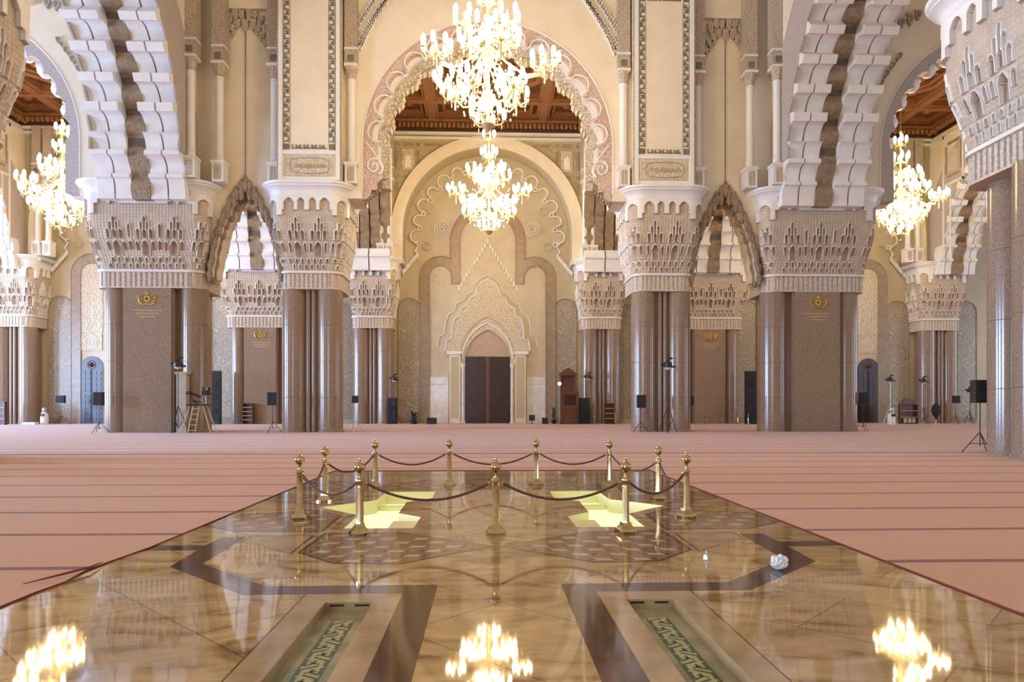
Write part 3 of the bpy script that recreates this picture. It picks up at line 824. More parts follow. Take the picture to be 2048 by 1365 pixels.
# muqarnas fringes climbing beside the arches
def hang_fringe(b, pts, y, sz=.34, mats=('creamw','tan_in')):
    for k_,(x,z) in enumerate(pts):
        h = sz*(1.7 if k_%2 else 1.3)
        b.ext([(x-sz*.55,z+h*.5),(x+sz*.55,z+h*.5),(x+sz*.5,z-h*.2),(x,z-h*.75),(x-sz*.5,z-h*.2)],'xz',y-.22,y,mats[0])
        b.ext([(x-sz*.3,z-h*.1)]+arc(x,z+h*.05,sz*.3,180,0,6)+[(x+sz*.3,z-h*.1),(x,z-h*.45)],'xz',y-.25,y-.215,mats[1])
for s in (-1,1):
    for nm, lab in (('nave',f'carved fringe climbing above the main arch, {SD(s)} side'),('aisle',f'carved fringe climbing above the {SD(s)} aisle arch')):
        b = MB(); pts = []
        if nm == 'nave':
            for k_ in range(30):
                f = k_/29; x = 8.55-3.3*f**1.25; z = 24.2+5.2*f
                pts += [(s*x,z),(s*(x-.42),z+.5),(s*(x+.42),z+.4)]
            hang_fringe(b, pts, YB-1.95, .24, ('creamw','tan'))
        else:
            for k_ in range(10):
                f = k_/9; pts.append((s*(25.5+1.6*f**1.3), 22.2+2.6*f))
            hang_fringe(b, pts, YB-1.95, .17, ('grey','rib'))
            b2 = MB(); pt2 = [(s*(27.2+.55*k_), 27.0+.25*k_) for k_ in range(3)]
            hang_fringe(b2, pt2, YB-1.95, .42, ('grey','rib')); b2.tube([(x_,YB-2.0,z_+.1) for x_,z_ in pt2],.05,'creamw',5)
            tag(b2.build('carved_pendants', smooth=False), f'three large carved pendants high above the {SD(s)} aisle arch', 'carved pendants', 'aisle pendants')
        b.tube([(x_,YB-2.0,z_+.1) for x_,z_ in (pts if nm == 'aisle' else pts[::3])],.05,'creamw',5)
        tag(b.build('carved_fringe', smooth=False), lab, 'carved fringe', 'carved fringes')

# ------------------------------------------------------------------ pilaster above the inner piers
def pilaster():
    t = thing('wall_pilaster','', 'pilaster', (0,0,15.8))
    b = MB(); b.box(-1.95,1.95,0,3,0,20,'cream'); b.build('pilaster_body', t, False)
    b = MB()
    for q in (-1,1):
        b.box(q*1.78-.12,q*1.78+.12,-.12,0,0,20,'creamw')
        b.box(q*1.95-.05,q*1.95+.05,-.05,0.02,0,20,'strip')
    b.box(-1.66,1.66,-.09,0,.02,.22,'creamw'); b.box(-1.66,1.66,-.09,0,1.62,1.86,'creamw')
    b.build('frame_moulding', t, False)
    # inscription cartouche
    b = MB(); b.box(-1.46,1.46,-.05,0,.27,1.57,'relief')
    rim_ = [(x*1.22,.92+z*.48) for x,z in [(math.copysign(abs(math.cos(a_))**.55,math.cos(a_)), math.copysign(abs(math.sin(a_))**.55,math.sin(a_))) for a_ in [2*PI*i/40 for i in range(40)]]]
    b.tube([(x,-.06,z) for x,z in rim_],.045,'tan_in',6,closed=True)
    rnd = random.Random(5)
    for k_ in range(12):
        x = -.85+k_*.155; h = rnd.uniform(.12,.3); c_ = rnd.uniform(.06,.12)
        b.tube([(x,-.08,.78),(x+.02,-.08,.78+h),(x+.09,-.08,.86+h*.5),(x+.14,-.08,.80+c_),(x+.22,-.08,.84)],.032,'goldp',5)
    o = b.build('script_cartouche', t); o['label'] = 'cartouche of gilded script in relief'
    # kufic border
    b = MB()
    z0_, z1_ = 1.95, 12.0
    def glyph(x,z,dx,dz):
        b.box(min(x,x+dx),max(x,x+dx),-.05,0,min(z,z+dz),max(z,z+dz),'kufic')
    n_ = 30
    for q in (-1,1):
        for k_ in range(n_):
            z = z0_+.45+k_*(z1_-z0_-.9)/n_; xx = q*1.40
            b.box(xx-.15,xx-.09,-.05,0,z,z+.29,'kufic') if k_%2 else b.box(xx+.07,xx+.13,-.05,0,z,z+.29,'kufic')
            b.box(xx-.13,xx+.13,-.05,0,z+.02,z+.08,'kufic')
            if k_%3: b.box(xx-.03,xx+.03,-.05,0,z+.08,z+.24,'kufic')
            if k_%3 == 1: b.box(xx-.13,xx+.05,-.05,0,z+.18,z+.23,'kufic')
        for zc_ in (z0_+.16,z1_-.16):
            b.box(q*1.40-.17,q*1.40+.17,-.05,0,zc_-.17,zc_+.17,'kufic')
        b.box(q*1.60-.012,q*1.60+.012,-.03,0,z0_-.05,z1_+.05,'kufic'); b.box(q*1.20-.008,q*1.20+.008,-.03,0,z0_+.38,z1_-.38,'kufic')
    for zc_ in (z0_+.16,z1_-.16):
        for k_ in range(9):
            x = -1.08+k_*.245
            b.box(x,x+.06,-.05,0,zc_-.13,zc_+.13,'kufic'); b.box(x,x+.19,-.05,0,zc_-.13,zc_-.07,'kufic')
            if k_%2: b.box(x+.13,x+.19,-.05,0,zc_-.1,zc_+.06,'kufic')
    o = b.build('kufic_border', t, False); o['label'] = 'dark border of square script round a blank panel'
    # upper second panel
    return t
p = pilaster()
for i, s in enumerate((-1,1)):
    lab = f'tall cream wall pilaster with dark square script border, {SD(s)} of the main arch'
    if i == 0: p.location = (s*11.2,44.25,15.82); p['label'] = lab; p['group'] = 'bordered pilasters'
    else: dup(p, lab, (s*11.2,44.25,15.82))

# ------------------------------------------------------------------ colonnettes with carved strips
def colonnette():
    t = thing('engaged_colonnette','', 'colonnette', (0,0,0))
    b = MB(); b.box(-.36,.36,-.36,.5,0,1.15,'creamw'); b.box(-.42,.42,-.42,.5,1.15,1.33,'creamw'); b.box(-.22,.22,-.375,-.35,.12,1.05,'tan'); b.build('pedestal', t, False)
    b = MB(); b.lathe([(.29,1.33),(.31,1.42),(.25,1.52),(.25,1.62),(.28,1.68),(.24,1.76),(.24,6.4),(.28,6.46),(.25,6.54),(.28,6.62),(.24,6.7)],(0,0,0),'creamw',20); b.build('shaft', t)
    b = MB(); b.lathe([(.24,6.7),(.30,6.85),(.27,6.95),(.38,7.15),(.34,7.25),(.44,7.42),(.30,7.45)],(0,0,0),'tan',8); b.box(-.42,.42,-.42,.5,7.42,7.58,'creamw'); b.build('leaf_capital', t)
    b = MB(); b.box(-.40,.40,-.30,.5,7.58,8.6,'strip'); b.box(-.2,.2,-.33,-.3,7.75,8.15,'kufic'); b.box(-.43,.43,-.34,.5,8.5,8.62,'creamw'); b.box(-.40,.40,-.28,.5,8.62,20,'strip')
    b.build('carved_post', t, False)
    return t
col = colonnette()
spots = []
for s in (-1,1):
    spots += [(s*8.72,YB-2.15,s,f'{SD(s)} engaged colonnette beside the main arch'),
              (s*13.62,YB-2.0,s,f'{SD(s)} colonnette just outside the script bordered pilaster'),
              (s*17.0,YB-2.2,s,f'{SD(s)} colonnette at the inner corner over the crested pier'),
              (s*18.45,YB-3.0,s,f'{SD(s)} colonnette against the edge of the white roll arch')]
for k_,(x,y,s,lab) in enumerate(spots):
    z = 15.82
    if k_ == 0: col.location = (x,y,z); col['label'] = lab; col['group'] = 'wall colonnettes'
    else: dup(col, lab, (x,y,z))
for s in (-1,1):
    for x,l2 in ((9.35,'inner'),(10.15,'outer')):
        dup(col, f'far {l2} colonnette on the end wall, {SD(s)} of the central arch', (s*x,YC-2.3,15.82))
    for x,l2 in ((42.2,'inner'),(41.2,'innermost')):
        dup(col, f'far {l2} colonnette on the end wall in the {SD(s)} aisle', (s*x,YC-2.1,15.82))

# ------------------------------------------------------------------ wall between inner and outer piers with muqarnas opening
def muq_profile(sc=1.0):
    L_ = [(.0,15.9),(.16,15.75),(.16,15.2),(.42,15.2),(.5,15.35),(.62,15.1),(.62,14.75),(.86,14.75),(.96,14.4),(1.0,14.05),(1.22,14.0),(1.34,13.55),(1.5,13.3),(1.55,12.9),(1.72,12.7),(1.82,12.1),(1.95,11.7),(2.0,11.0),(2.12,10.6),(2.15,10.0)]
    return L_
for s in (-1,1):
    cx = s*15.62; pr = muq_profile()
    op = [(cx+x,z) for x,z in reversed(pr)] + [(cx-x,z) for x,z in pr[1:]]
    xl, xr = (cx-2.3, cx+2.3); wl, wr = (xl, s*18.95) if s > 0 else (s*18.95, xr)
    poly = [(xl,10.0)]+list(reversed(op))+[(xr,10.0)]+([(xr,15.9),(wr,15.9)] if s > 0 else [])+[(wr,36),(wl,36)]+([(wl,15.9),(xl,15.9)] if s < 0 else [])
    b = MB(); b.ext(poly,'xz',YB-1.4,YB+.4,'cream'); struct(b.build('wall_gap_'+SD(s), smooth=False))
    t = thing('muqarnas_arch', f'small brown muqarnas arch between the two {SD(s)} piers', 'arch', (cx,YB-1.4,0), group='small muqarnas arches')
    for k_,(x,z) in enumerate(pr[1:]):
        if k_ % 1: continue
        for q in (-1,1):
            b = MB(); h = .62 if k_%2 else .5
            b.lathe([(0,-.42),(.10,-.36),(.17,-.1),(.19,.12),(.13,.30),(.05,.40),(0,.48)],(q*(x+.10),-.12,z+.10),'rib',7); b.build('pendant', t)
            b = MB(); b.lathe([(0,-.40),(.12,-.34),(.20,-.05),(.19,.2),(.10,.38),(0,.52)],(q*(x+.06),.45,z+.0),'rib',7); b.build('pendant', t)
    b = MB(); b.lathe([(0,-.5),(.12,-.35),(.22,0),(.18,.35),(.08,.62),(0,.8)],(0,-.15,15.9),'rib',8); b.build('crowning_finial', t)
    # upper niche fringe
    b = MB(); pts = [(cx+x,z) for x,z in ((0,27.6),(.25,26.9),(-.25,26.9),(.5,26.3),(-.5,26.3),(.0,26.2),(.8,25.9),(-.8,25.9),(1.05,25.5),(-1.05,25.5),(1.3,25.1),(-1.3,25.1),(1.5,24.6),(-1.5,24.6),(.6,26.9),(-.6,26.9),(1.0,26.6),(-1.0,26.6),(1.4,26.0),(-1.4,26.0))]
    hang_fringe(b, pts, YB-1.4, .36, ('tan','tan_in'))
    b.ext([(cx-1.9,27.2),(cx+1.9,27.2),(cx+1.9,30),(cx-1.9,30)],'xz',YB-1.7,YB-1.4,'cream')
    tag(b.build('niche_fringe', smooth=False), f'muqarnas fringe heading the tall blank niche, {SD(s)} side', 'carved fringe', 'niche fringes')
    b = MB(); b.tube([(cx,YB-1.5,15.9+.4),(cx,YB-1.5,27.5)],.022,'iron',6)
    tag(b.build('hanging_cable'), f'thin dark cable hanging down the blank niche, {SD(s)} side', 'cable', 'niche cables')
    # side panel frames above aisle
    b = MB(); xx = s*25.6
    for (dx0,dx1,z0_,z1_) in ((-.9,.9,25.6,25.75),(-.9,-.75,25.6,34),(.75,.9,25.6,34),(-.4,.4,26.2,26.3),(-.4,-.3,26.2,34),(.3,.4,26.2,34)):
        b.box(xx+dx0,xx+dx1,YB-2.03,YB-1.95,z0_,z1_,'creamw')
    tag(b.build('wall_frame', smooth=False), f'raised frame on the wall above the {SD(s)} aisle arch', 'wall moulding', 'wall frames')

# ------------------------------------------------------------------ end wall
YW = 69.9
struct(MB().box(-72,72,YW,YW+.6,0,30,'wallp').build('wall_back', smooth=False))
def end_arch(cx, s, label):
    """cream arch ring, carved spandrels and scalloped fringe in front of the end wall"""
    t = thing('blind_arch', label, 'arch', (cx,YC-2.0,0), group='blind arches of the end wall')
    hw = 9.6
    rin = 8.15; rout = 9.25
    poly = [(-hw,15.4)]+[(-rin,15.4)]+arc(0,ZC,rin,180,0,48)+[(rin,15.4),(hw,15.4),(hw,28.6),(-hw,28.6)]
    b = MB(); b.ext(poly,'xz',.25,2.5,'yelcarve',mside='recess'); b.build('carved_spandrel', t, False)
    poly = [(-rout,15.4),(-rin,15.4)]+arc(0,ZC,rin,180,0,48)+[(rin,15.4),(rout,15.4)]+arc(0,ZC,rout,0,180,48)
    b = MB(); b.ext(poly,'xz',0,.3,'cream'); b.build('cream_ring', t, False)
    # scalloped fringe on the recessed field
    b = MB(); nl_ = 15
    for i in range(nl_):
        a_ = R(-6+(i+.5)*192/nl_); cxx, czz = 7.05*math.cos(a_), ZC+7.05*math.sin(a_)
        r_ = .62 if i%2 == 0 else .5
        b.tube([(cxx+r_*math.cos(a_+w_), 2.25, czz+r_*math.sin(a_+w_)) for w_ in [R(-115+230*j/12) for j in range(13)]],.085,'creamw',6)
        a2 = R(-6+(i)*192/nl_)
        b.tube([(6.75*math.cos(a2)+.2*math.cos(2*PI*j/9),2.25,ZC+6.75*math.sin(a2)+.2*math.sin(2*PI*j/9)) for j in range(9)],.07,'creamw',5,closed=True)
    for q in (-1,1):
        for k_ in range(9):
            x = 7.0+.17*k_; z = 16.6-.20*k_
            b.lathe([(0,-.3),(.12,-.2),(.16,0),(.08,.25),(0,.3)],(q*x,2.2,z),'creamw',7)
        b.tube([(q*7.3,2.25,18.0),(q*6.9,2.25,17.6),(q*7.2,2.25,17.1),(q*6.95,2.25,16.7)],.09,'creamw',6)
    b.build('scalloped_fringe', t)
    for q in (-1,1):
        b = MB()
        for r_ in (.25,.5,.72): b.tube([(q*4.55+r_*math.cos(2*PI*j/20),2.36,19.3+r_*math.sin(2*PI*j/20)) for j in range(20)],.05,'creamw',5,closed=True)
        b.build('rosette', t)
        for (xr,zr,rr_) in ((2.6,22.4,.4),(5.6,21.2,.4),(4.0,23.2,.35),(6.0,17.6,.4)):
            b = MB(); b.tube([(q*xr+rr_*math.cos(2*PI*j/14),2.36,zr+rr_*math.sin(2*PI*j/14)) for j in range(14)],.04,'wallp',5,closed=True); b.build('rosette', t)
    # frieze panels
    b = MB()
    for q in (-1,1):
        for (x0,x1,z0_,z1_) in ((7.1,8.2,24.4,26.4),):
            b.box(q*x0 if q>0 else -x1, q*x1 if q>0 else -x0, .16,.25,z0_,z1_,'relief')
            b.ext([(q*(x0+.25),z0_+.2),(q*(x0+.25),z0_+1.1)]+[(q*x_,z_) for x_,z_ in arc((x0+x1)/2,z0_+1.1,.30,180,0,8)]+[(q*(x1-.25),z0_+.2)],'xz',.10,.17,'creamw')
        for (x0,x1,z0_,z1_) in ((6.55,6.85,24.5,26.3),(8.55,8.85,24.5,26.3),(7.2,8.1,26.75,27.05),(7.2,8.1,23.7,24.0),(8.55,8.85,19.8,23.2),(4.4,6.0,26.75,27.0),(6.5,6.85,26.75,27.0),(8.55,8.85,26.75,27.0),(8.55,8.85,23.7,24.0),(6.55,6.85,23.75,24.0)):
            b.box(q*x0 if q>0 else -x1, q*x1 if q>0 else -x0,.17,.25,z0_,z1_,'brownm')
    b.box(-hw,hw,-.1,.3,27.35,27.55,'creamw'); b.box(-hw,hw,-.25,.3,27.75,28.0,'creamw')
    b.build('frieze', t, False)
    return t
end_arch(0,1,'central blind arch with scalloped fringe around the prayer niche wall')
for s in (-1,1):
    end_arch(s*33.9,s,f'blind arch at the end of the {SD(s)} aisle')

def trefoil(label, cx):
    t = thing('trefoil_moulding', label, 'moulding', (cx,YW,0), group='brown trefoil mouldings')
    out = [(-6.7,0),(-6.7,14.6)]+arc(-4.7,14.6,2.0,180,60,18)+[(-3.7,18.1)]+arc(0,18.1,3.7,180,0,36)
    outm = out + [(3.7,16.33)] + [(-x,z) for x,z in reversed(arc(-4.7,14.6,2.0,180,60,18))] + [(6.7,14.6),(6.7,0)]
    inn = [(5.8,0),(5.8,14.6)]+[(-x,z) for x,z in arc(-4.7,14.6,1.1,180,0,14)]+[(3.6,13.9),(2.8,13.9),(2.8,18.1)]+arc(0,18.1,2.8,0,180,30)+[(-2.8,13.9),(-3.6,13.9)]+list(reversed(arc(-4.7,14.6,1.1,180,0,14)))+[(-5.8,14.6),(-5.8,0)]
    b = MB(); b.ext(outm+inn,'xz',-.14,0,'brownm'); b.build('moulding_band', t, False)
    b = MB()
    def off(pts, y): b.tube([(x,y,z) for x,z in pts],.07,'brownm',6)
    off(outm,-.14); off(inn[:],-.14); b.build('edge_bead', t)
    b = MB()   # cream field inside
    b.ext(list(reversed(inn)),'xz',-.05,0,'fieldc'); b.build('cream_field', t, False)
    return t
trefoil('brown trefoil moulding framing the central prayer niche', 0)
for s in (-1,1):
    trefoil(f'brown trefoil moulding on the end wall of the {SD(s)} aisle', s*33.9)
bp0 = None
for cx in (0,-33.9,33.9,-56.6,56.6):
    for q in (-1,1):
        x = cx+q*7.75
        if abs(x) > 70 or (abs(cx) > 50 and abs(x) > 55): continue
        where = 'central bay' if cx == 0 else (f'{SD(cx)} aisle' if abs(cx) < 40 else f'far {SD(cx)} bay')
        lab = f'tall arched panel of grey geometric tilework, {"left" if q<0 else "right"} part of the {where}'
        if bp0 is None:
            bp0 = thing('tile_panel', lab, 'tile panel', (x,YW,0), group='arched tile panels')
            b = MB(); b.ext([(-1.05,.6),(1.05,.6),(1.05,11.3)]+arc(0,11.3,1.05,0,180,20),'xz',-.06,0,'tile'); b.build('tilework', bp0, False)
            b = MB(); b.tube([(x_,-.06,z_) for x_,z_ in [(1.12,.3)]+arc(0,11.3,1.12,0,180,20)+[(-1.12,.3)]],.07,'brownm',6); b.box(-1.1,1.1,-.09,0,0,.6,'brownm'); b.build('border', bp0)
        else: dup(bp0, lab, (x,YW,0))
for q in (-1,1):
    b = MB(); b.box(q*15.35-2.2,q*15.35+2.2,YW-.05,YW,.4,12,'tile')
    tag(b.build('tile_panel', smooth=False), f'grey tiled wall panel glimpsed between the two {SD(q)} piers', 'tile panel', 'tile panels in the gaps')

# prayer niche
t = thing('prayer_niche','tall carved prayer niche with dark wooden doors in the end wall', 'prayer niche', (0,YW,0))
def pointed(hw, zs, za, n=16):
    """pointed arch outline from (-hw,0) to (hw,0)"""
    h = za-zs; r_ = (h*h+hw*hw)/(2*hw); a_ = math.acos(max(-1,min(1,(r_-hw)/r_)))
    L_ = [( -hw+r_-r_*math.cos(a_*i/n), zs+r_*math.sin(a_*i/n)) for i in range(n+1)]
    return [(-hw,0)]+L_+[(-x,z) for x,z in reversed(L_[:-1])]+[(hw,0)]
door_o = pointed(2.25,6.2,9.3)
# surround
gab = [(-4.1,7.1),(-3.95,8.1),(-3.5,8.3),(-3.45,9.4),(-3.2,10.3),(-2.7,10.6),(-2.6,11.3),(-1.9,11.7),(-1.7,12.3),(-1.2,12.6),(-1.05,13.3),(-.6,13.9),(0,14.2)]
gab = gab+[(-x,z) for x,z in reversed(gab[:-1])]
hole = pointed(2.75,6.6,10.6)
b = MB(); b.ext([(-4.1,7.1)]+gab[1:]+[(2.75,7.1)]+[p_ for p_ in reversed(hole) if p_[1] > 7.1]+[(-2.75,7.1)],'xz',-.32,0,'relief'); b.build('carved_gable', t, False)
b = MB(); b.tube([(x*1.03,-.30,z+.1) for x,z in gab],.09,'creamw',6); b.tube([(x*1.22,-.12,z*1.0+.55) for x,z in gab],.06,'creamw',6); b.build('gable_moulding', t)
b = MB(); b.ext(pointed(2.78,6.6,10.65)+list(reversed(door_o)),'xz',-.22,0,'relief')
b.tube([(x,-.24,z) for x,z in pointed(2.5,6.4,10.0) if z > 6],.10,'creamw',6); b.build('carved_arch_ring', t, False)
for q in (-1,1):
    b = MB(); b.box(q*3.25-.55,q*3.25+.55,-.45,0,0,7.0,'cream'); b.box(q*3.3-.75,q*3.3+.75,-.6,0,6.85,7.15,'creamw'); b.box(q*3.25-.4,q*3.25+.4,-.48,-.44,.5,6.6,'wallp'); b.build('side_pilaster', t, False)
    b = MB(); b.lathe([(.27,0),(.27,.18),(.16,.25),(.15,5.2),(.19,5.28),(.15,5.35),(.24,5.7),(.27,5.9),(.2,5.95)],(q*2.45,-.42,0),'dado',14); b.build('white_colonnette', t)
    b = MB(); b.box(q*4.85-.92,q*4.85+.92,-.10,-.0,0,4.6,'dado'); b.box(q*4.85-.95,q*4.85+.95,-.13,0,4.6,4.95,'relief'); b.box(q*4.85-.95,q*4.85+.95,-.115,0,3.85,3.9,'wallp'); b.build('marble_dado', t, False)
b = MB(); b.ext(door_o,'xz',-.06,-.0,'tan_in'); b.box(-2.3,2.3,-.12,0,6.65,6.85,'tan_in'); b.build('tympanum', t, False)
# zigzag reliefs
b = MB()
for k_ in range(-11,12):
    x = .26*k_; z = 18.2-.42*abs(k_)
    b.box(x-.16,x+.16,-.10,-.05,z-.55,z,'relief'); b.box(x-.07,x+.07,-.13,-.05,z-.3,z+.12,'creamw')
b.build('zigzag_relief', t, False)
for q in (-1,1):
    b = MB()
    for k_ in range(-5,6):
        x = q*4.7+.17*k_; z = 16.0-.38*abs(k_)
        b.box(x-.11,x+.11,-.10,-.05,z-.45,z,'relief')
    b.build('zigzag_relief', t, False)
dr = thing('door_1','dark brown wooden double doors of the prayer niche','door',(0,YW-.10,0)); 
del dr['category']; del dr['label']; struct(dr,'dark wooden doors inside the prayer niche')
for q in (-1,1):
    b = MB(); b.box(q*1.13-1.10,q*1.13+1.10,-.10,0,0,6.62,'doorw')
    for (x0,x1) in ((-.98,-.1),(.1,.98)):
        b.box(q*1.13+x0,q*1.13+x1,-.13,-.1,.3,6.3,'doorw')
    b.box(q*.10-.06,q*.10+.06,-.16,-.1,0,6.6,'furn'); b.build('door_leaf', dr, False)

# doors in the aisles
for s in (-1,1):
    x = s*38.65
    d_ = thing(f'door_{2 if s<0 else 3}','','', (x,YW-.06,0)); del d_['category']; struct(d_, f'arched studded wooden door of the {SD(s)} aisle')
    mt = 'doorb' if s < 0 else 'doorw'
    b = MB(); b.ext([(-1.08,0),(1.08,0),(1.08,5.5)]+arc(0,5.5,1.08,0,180,20),'xz',-.06,0,mt); b.build('door_leaf', d_, False)
    b = MB()
    for q in (-1,1):
        for k_ in range(9):
            for c_ in range(2):
                b.box(q*.53-.42+c_*.44,q*.53-.42+c_*.44+.38,-.10,-.06,.25+k_*.56,.25+k_*.56+.40,mt)
    b.box(-.04,.04,-.10,-.06,0,5.3,'slot'); b.build('door_panels', d_, False)
    b = MB(); b.tube([(.38*math.cos(2*PI*i/18),-.08,5.75+.38*math.sin(2*PI*i/18)) for i in range(18)],.05,'furn',6,closed=True)
    b.lathe([(0,-.3),(.3,0),(0,.3)],(0,-.03,5.75),'furn',10); b.build('door_rosette', d_)
    t = thing('carved_overdoor', f'white carved panels above the arched door of the {SD(s)} aisle', 'carved panel', (x,YW-.05,0), group='carved overdoors')
    b = MB(); b.ext([(-1.05,8.9),(1.05,8.9),(1.05,14.6)]+arc(0,14.6,1.05,0,180,16),'xz',-.06,0,'relief')
    for k_ in range(6):
        for q in (-1,0,1):
            b.tube([(q*.62+.26*math.cos(2*PI*j/8),-.07,9.6+k_*.85+(.42 if q==0 else 0)+.36*math.sin(2*PI*j/8)) for j in range(8)],.04,'creamw',5,closed=True)
    b.build('tall_panel', t, False)
    b = MB(); b.box(-1.0,1.0,-.07,0,7.1,8.8,'relief')
    for r_ in (.2,.45,.65): b.tube([(r_*math.cos(2*PI*j/20),-.08,7.95+r_*math.sin(2*PI*j/20)) for j in range(20)],.045,'creamw',6,closed=True)
    b.build('rosette_panel', t, False)

for s in (-1,1):
    t = thing('wall_frieze', f'framed frieze panels high on the outer side wall of the {SD(s)} aisle', 'frieze', (s*43.58,YC-11,0), group='aisle side friezes'); t.scale = (s,1,1)
    b = MB()
    for (y0,y1,z0_,z1_) in ((6.9,7.1,15.9,27.6),(-8,9,27.2,27.5),(4.2,4.35,22.6,27.2),(4.2,6.9,22.6,22.8),(6.0,6.1,16,22.6)):
        b.box(-.10,0,y0,y1,z0_,z1_,'creamw')
    b.build('frame_lines', t, False)
    b = MB()
    for (y0,y1,z0_,z1_) in ((4.8,6.4,23.3,23.55),(4.8,6.4,26.4,26.65),(4.5,4.65,23.7,26.3),(6.55,6.7,23.7,26.3),(2.0,3.8,26.4,26.65),(-1.2,1.2,26.4,26.65)):
        b.box(-.08,0,y0,y1,z0_,z1_,'brownm')
    b.build('dark_inlay', t, False)
    b = MB(); b.ext([(5.0,23.8),(6.3,23.8),(6.3,25.3)]+arc(5.65,25.3,.65,0,180,12)+[(5.0,25.3)],'yz',-.1,0,'relief'); b.build('arched_medallion', t, False)
# flank walls of the hall with tall glazed openings (partly behind the piers)
def flank(s):
    b = MB(); x0, x1 = sorted((s*71,s*72))
    holes = []
    for y in (12,34,57):
        holes.append([(y-4,.4),(y+4,.4),(y+4,9)]+arc(y,9,4,0,180,16))
    b.ext([(-14,0),(YW,0),(YW,30),(-14,30)],'yz',x0,x1,'cream',holes=holes); struct(b.build('wall_'+SD(s), smooth=False))
for s in (-1,1): flank(s)

# ------------------------------------------------------------------ carved cedar ceilings
def ceiling(label):
    t = thing('ceiling','','', (0,0,0)); del t['category']; struct(t, label)
    W, D0, D1 = 9.7, -10.2, 10.2
    b = MB(); b.box(-W,W,D0,D1,29.6,29.8,'wood'); b.build('ceiling_boards', t, False)
    b = MB()
    for q in (-1,1):
        b.box(q*5.2-.62,q*5.2+.62,D0,D1,29.0,29.6,'beam'); b.box(q*5.2-.35,q*5.2+.35,D0,D1,28.85,29.0,'beam')
        b.box(-W,W,q*5.6-.62,q*5.6+.62,29.02,29.6,'beam'); b.box(-W,W,q*5.6-.35,q*5.6+.35,28.87,29.02,'beam')
    for q in (-1,1):
        b.box(q*9.3-.4,q*9.3+.4,D0,D1,28.7,29.6,'beam'); b.box(-W,W,q*9.8-.4,q*9.8+.4,28.7,29.6,'beam')
    b.build('beam', t, False)
    # octagonal coffer rings
    b = MB()
    def octa(r_, n_=8): return [(r_*math.cos(R(22.5+45*i))*1.0, r_*math.sin(R(22.5+45*i))*1.05) for i in range(n_)]
    for r0_, r1_, za, zb_, m_ in ((5.0,4.4,29.15,29.62,'beam'),(4.3,3.9,29.3,29.62,'beam'),(3.3,2.8,29.35,29.62,'beam'),(1.6,1.2,29.35,29.62,'beam')):
        b.ext(octa(r0_),'xy',za,zb_,m_,holes=[octa(r1_)])
    for i in range(8):
        a_ = R(45*i); b.tube([(1.4*math.cos(a_),1.4*math.sin(a_),29.5),(4.0*math.cos(a_),4.2*math.sin(a_),29.5)],.14,'beam',4)
    b.build('octagonal_coffer', t, False)
    b = MB()
    for qx in (-1,1):
        for qy in (-1,0,1):
            cx_, cy_ = qx*7.3, qy*7.6 if qy else 0; hx_, hy_ = 1.05, (1.35 if qy else 4.2)
            b.ext([(cx_-hx_-.25,cy_-hy_-.25),(cx_+hx_+.25,cy_-hy_-.25),(cx_+hx_+.25,cy_+hy_+.25),(cx_-hx_-.25,cy_+hy_+.25)],'xy',29.3,29.62,'beam',holes=[[(cx_-hx_,cy_-hy_),(cx_+hx_,cy_-hy_),(cx_+hx_,cy_+hy_),(cx_-hx_,cy_+hy_)]])
            b.lathe([(0,29.3),(.3,29.42),(.4,29.6)],(cx_,cy_,0),'beam',10)
    for qy in (-1,1):
        b.ext([(-4.2,qy*7.6-1.5),(4.2,qy*7.6-1.5),(4.2,qy*7.6+1.5),(-4.2,qy*7.6+1.5)],'xy',29.3,29.62,'beam',holes=[[(-3.9,qy*7.6-1.2),(3.9,qy*7.6-1.2),(3.9,qy*7.6+1.2),(-3.9,qy*7.6+1.2)]])
    b.build('coffer_frame', t, False)
    b = MB()
    def ringr(o_, i_, za, zb_, m_):
        b.ext([(-W+o_,D0+o_),(W-o_,D0+o_),(W-o_,D1-o_),(-W+o_,D1-o_)],'xy',za,zb_,m_,holes=[[(-W+i_,D0+i_),(W-i_,D0+i_),(W-i_,D1-i_),(-W+i_,D1-i_)]])
    ringr(0,.5,27.95,28.25,'wooddk'); ringr(0,.85,28.25,28.6,'wooddk'); ringr(0,1.1,28.6,28.85,'beam')
    for k_ in range(44):
        x = -W+.5+k_*(2*W-1)/43
        b.lathe([(0,28.05),(.17,28.2),(.2,28.5),(.05,28.6)],(x,D1-.9,0),'beam',7)
    for q in (-1,1):
        for k_ in range(44):
            y = D0+.5+k_*(D1-D0-1)/43
            b.lathe([(0,28.05),(.17,28.2),(.2,28.5),(.05,28.6)],(q*(W-.9),y,0),'beam',6)
    b.build('cedar_cornice', t, False)
    return t
yc_ = (YB+YC)/2-1.1
c0 = ceiling('carved cedar ceiling over the central bay'); c0.location = (0,yc_,0)
for s in (-1,1):
    c_ = dup(c0, f'carved cedar ceiling over the {SD(s)} aisle bay', (s*33.85,yc_,0)); c_.scale = (1.05,1,1)
b = MB(); b.box(-75,75,-14,YB-2,36,36.4,'cream'); b.box(-75,75,YB-2,72,30.2,30.6,'cream'); struct(b.build('ceiling', smooth=False), 'high plain roof above the hall')

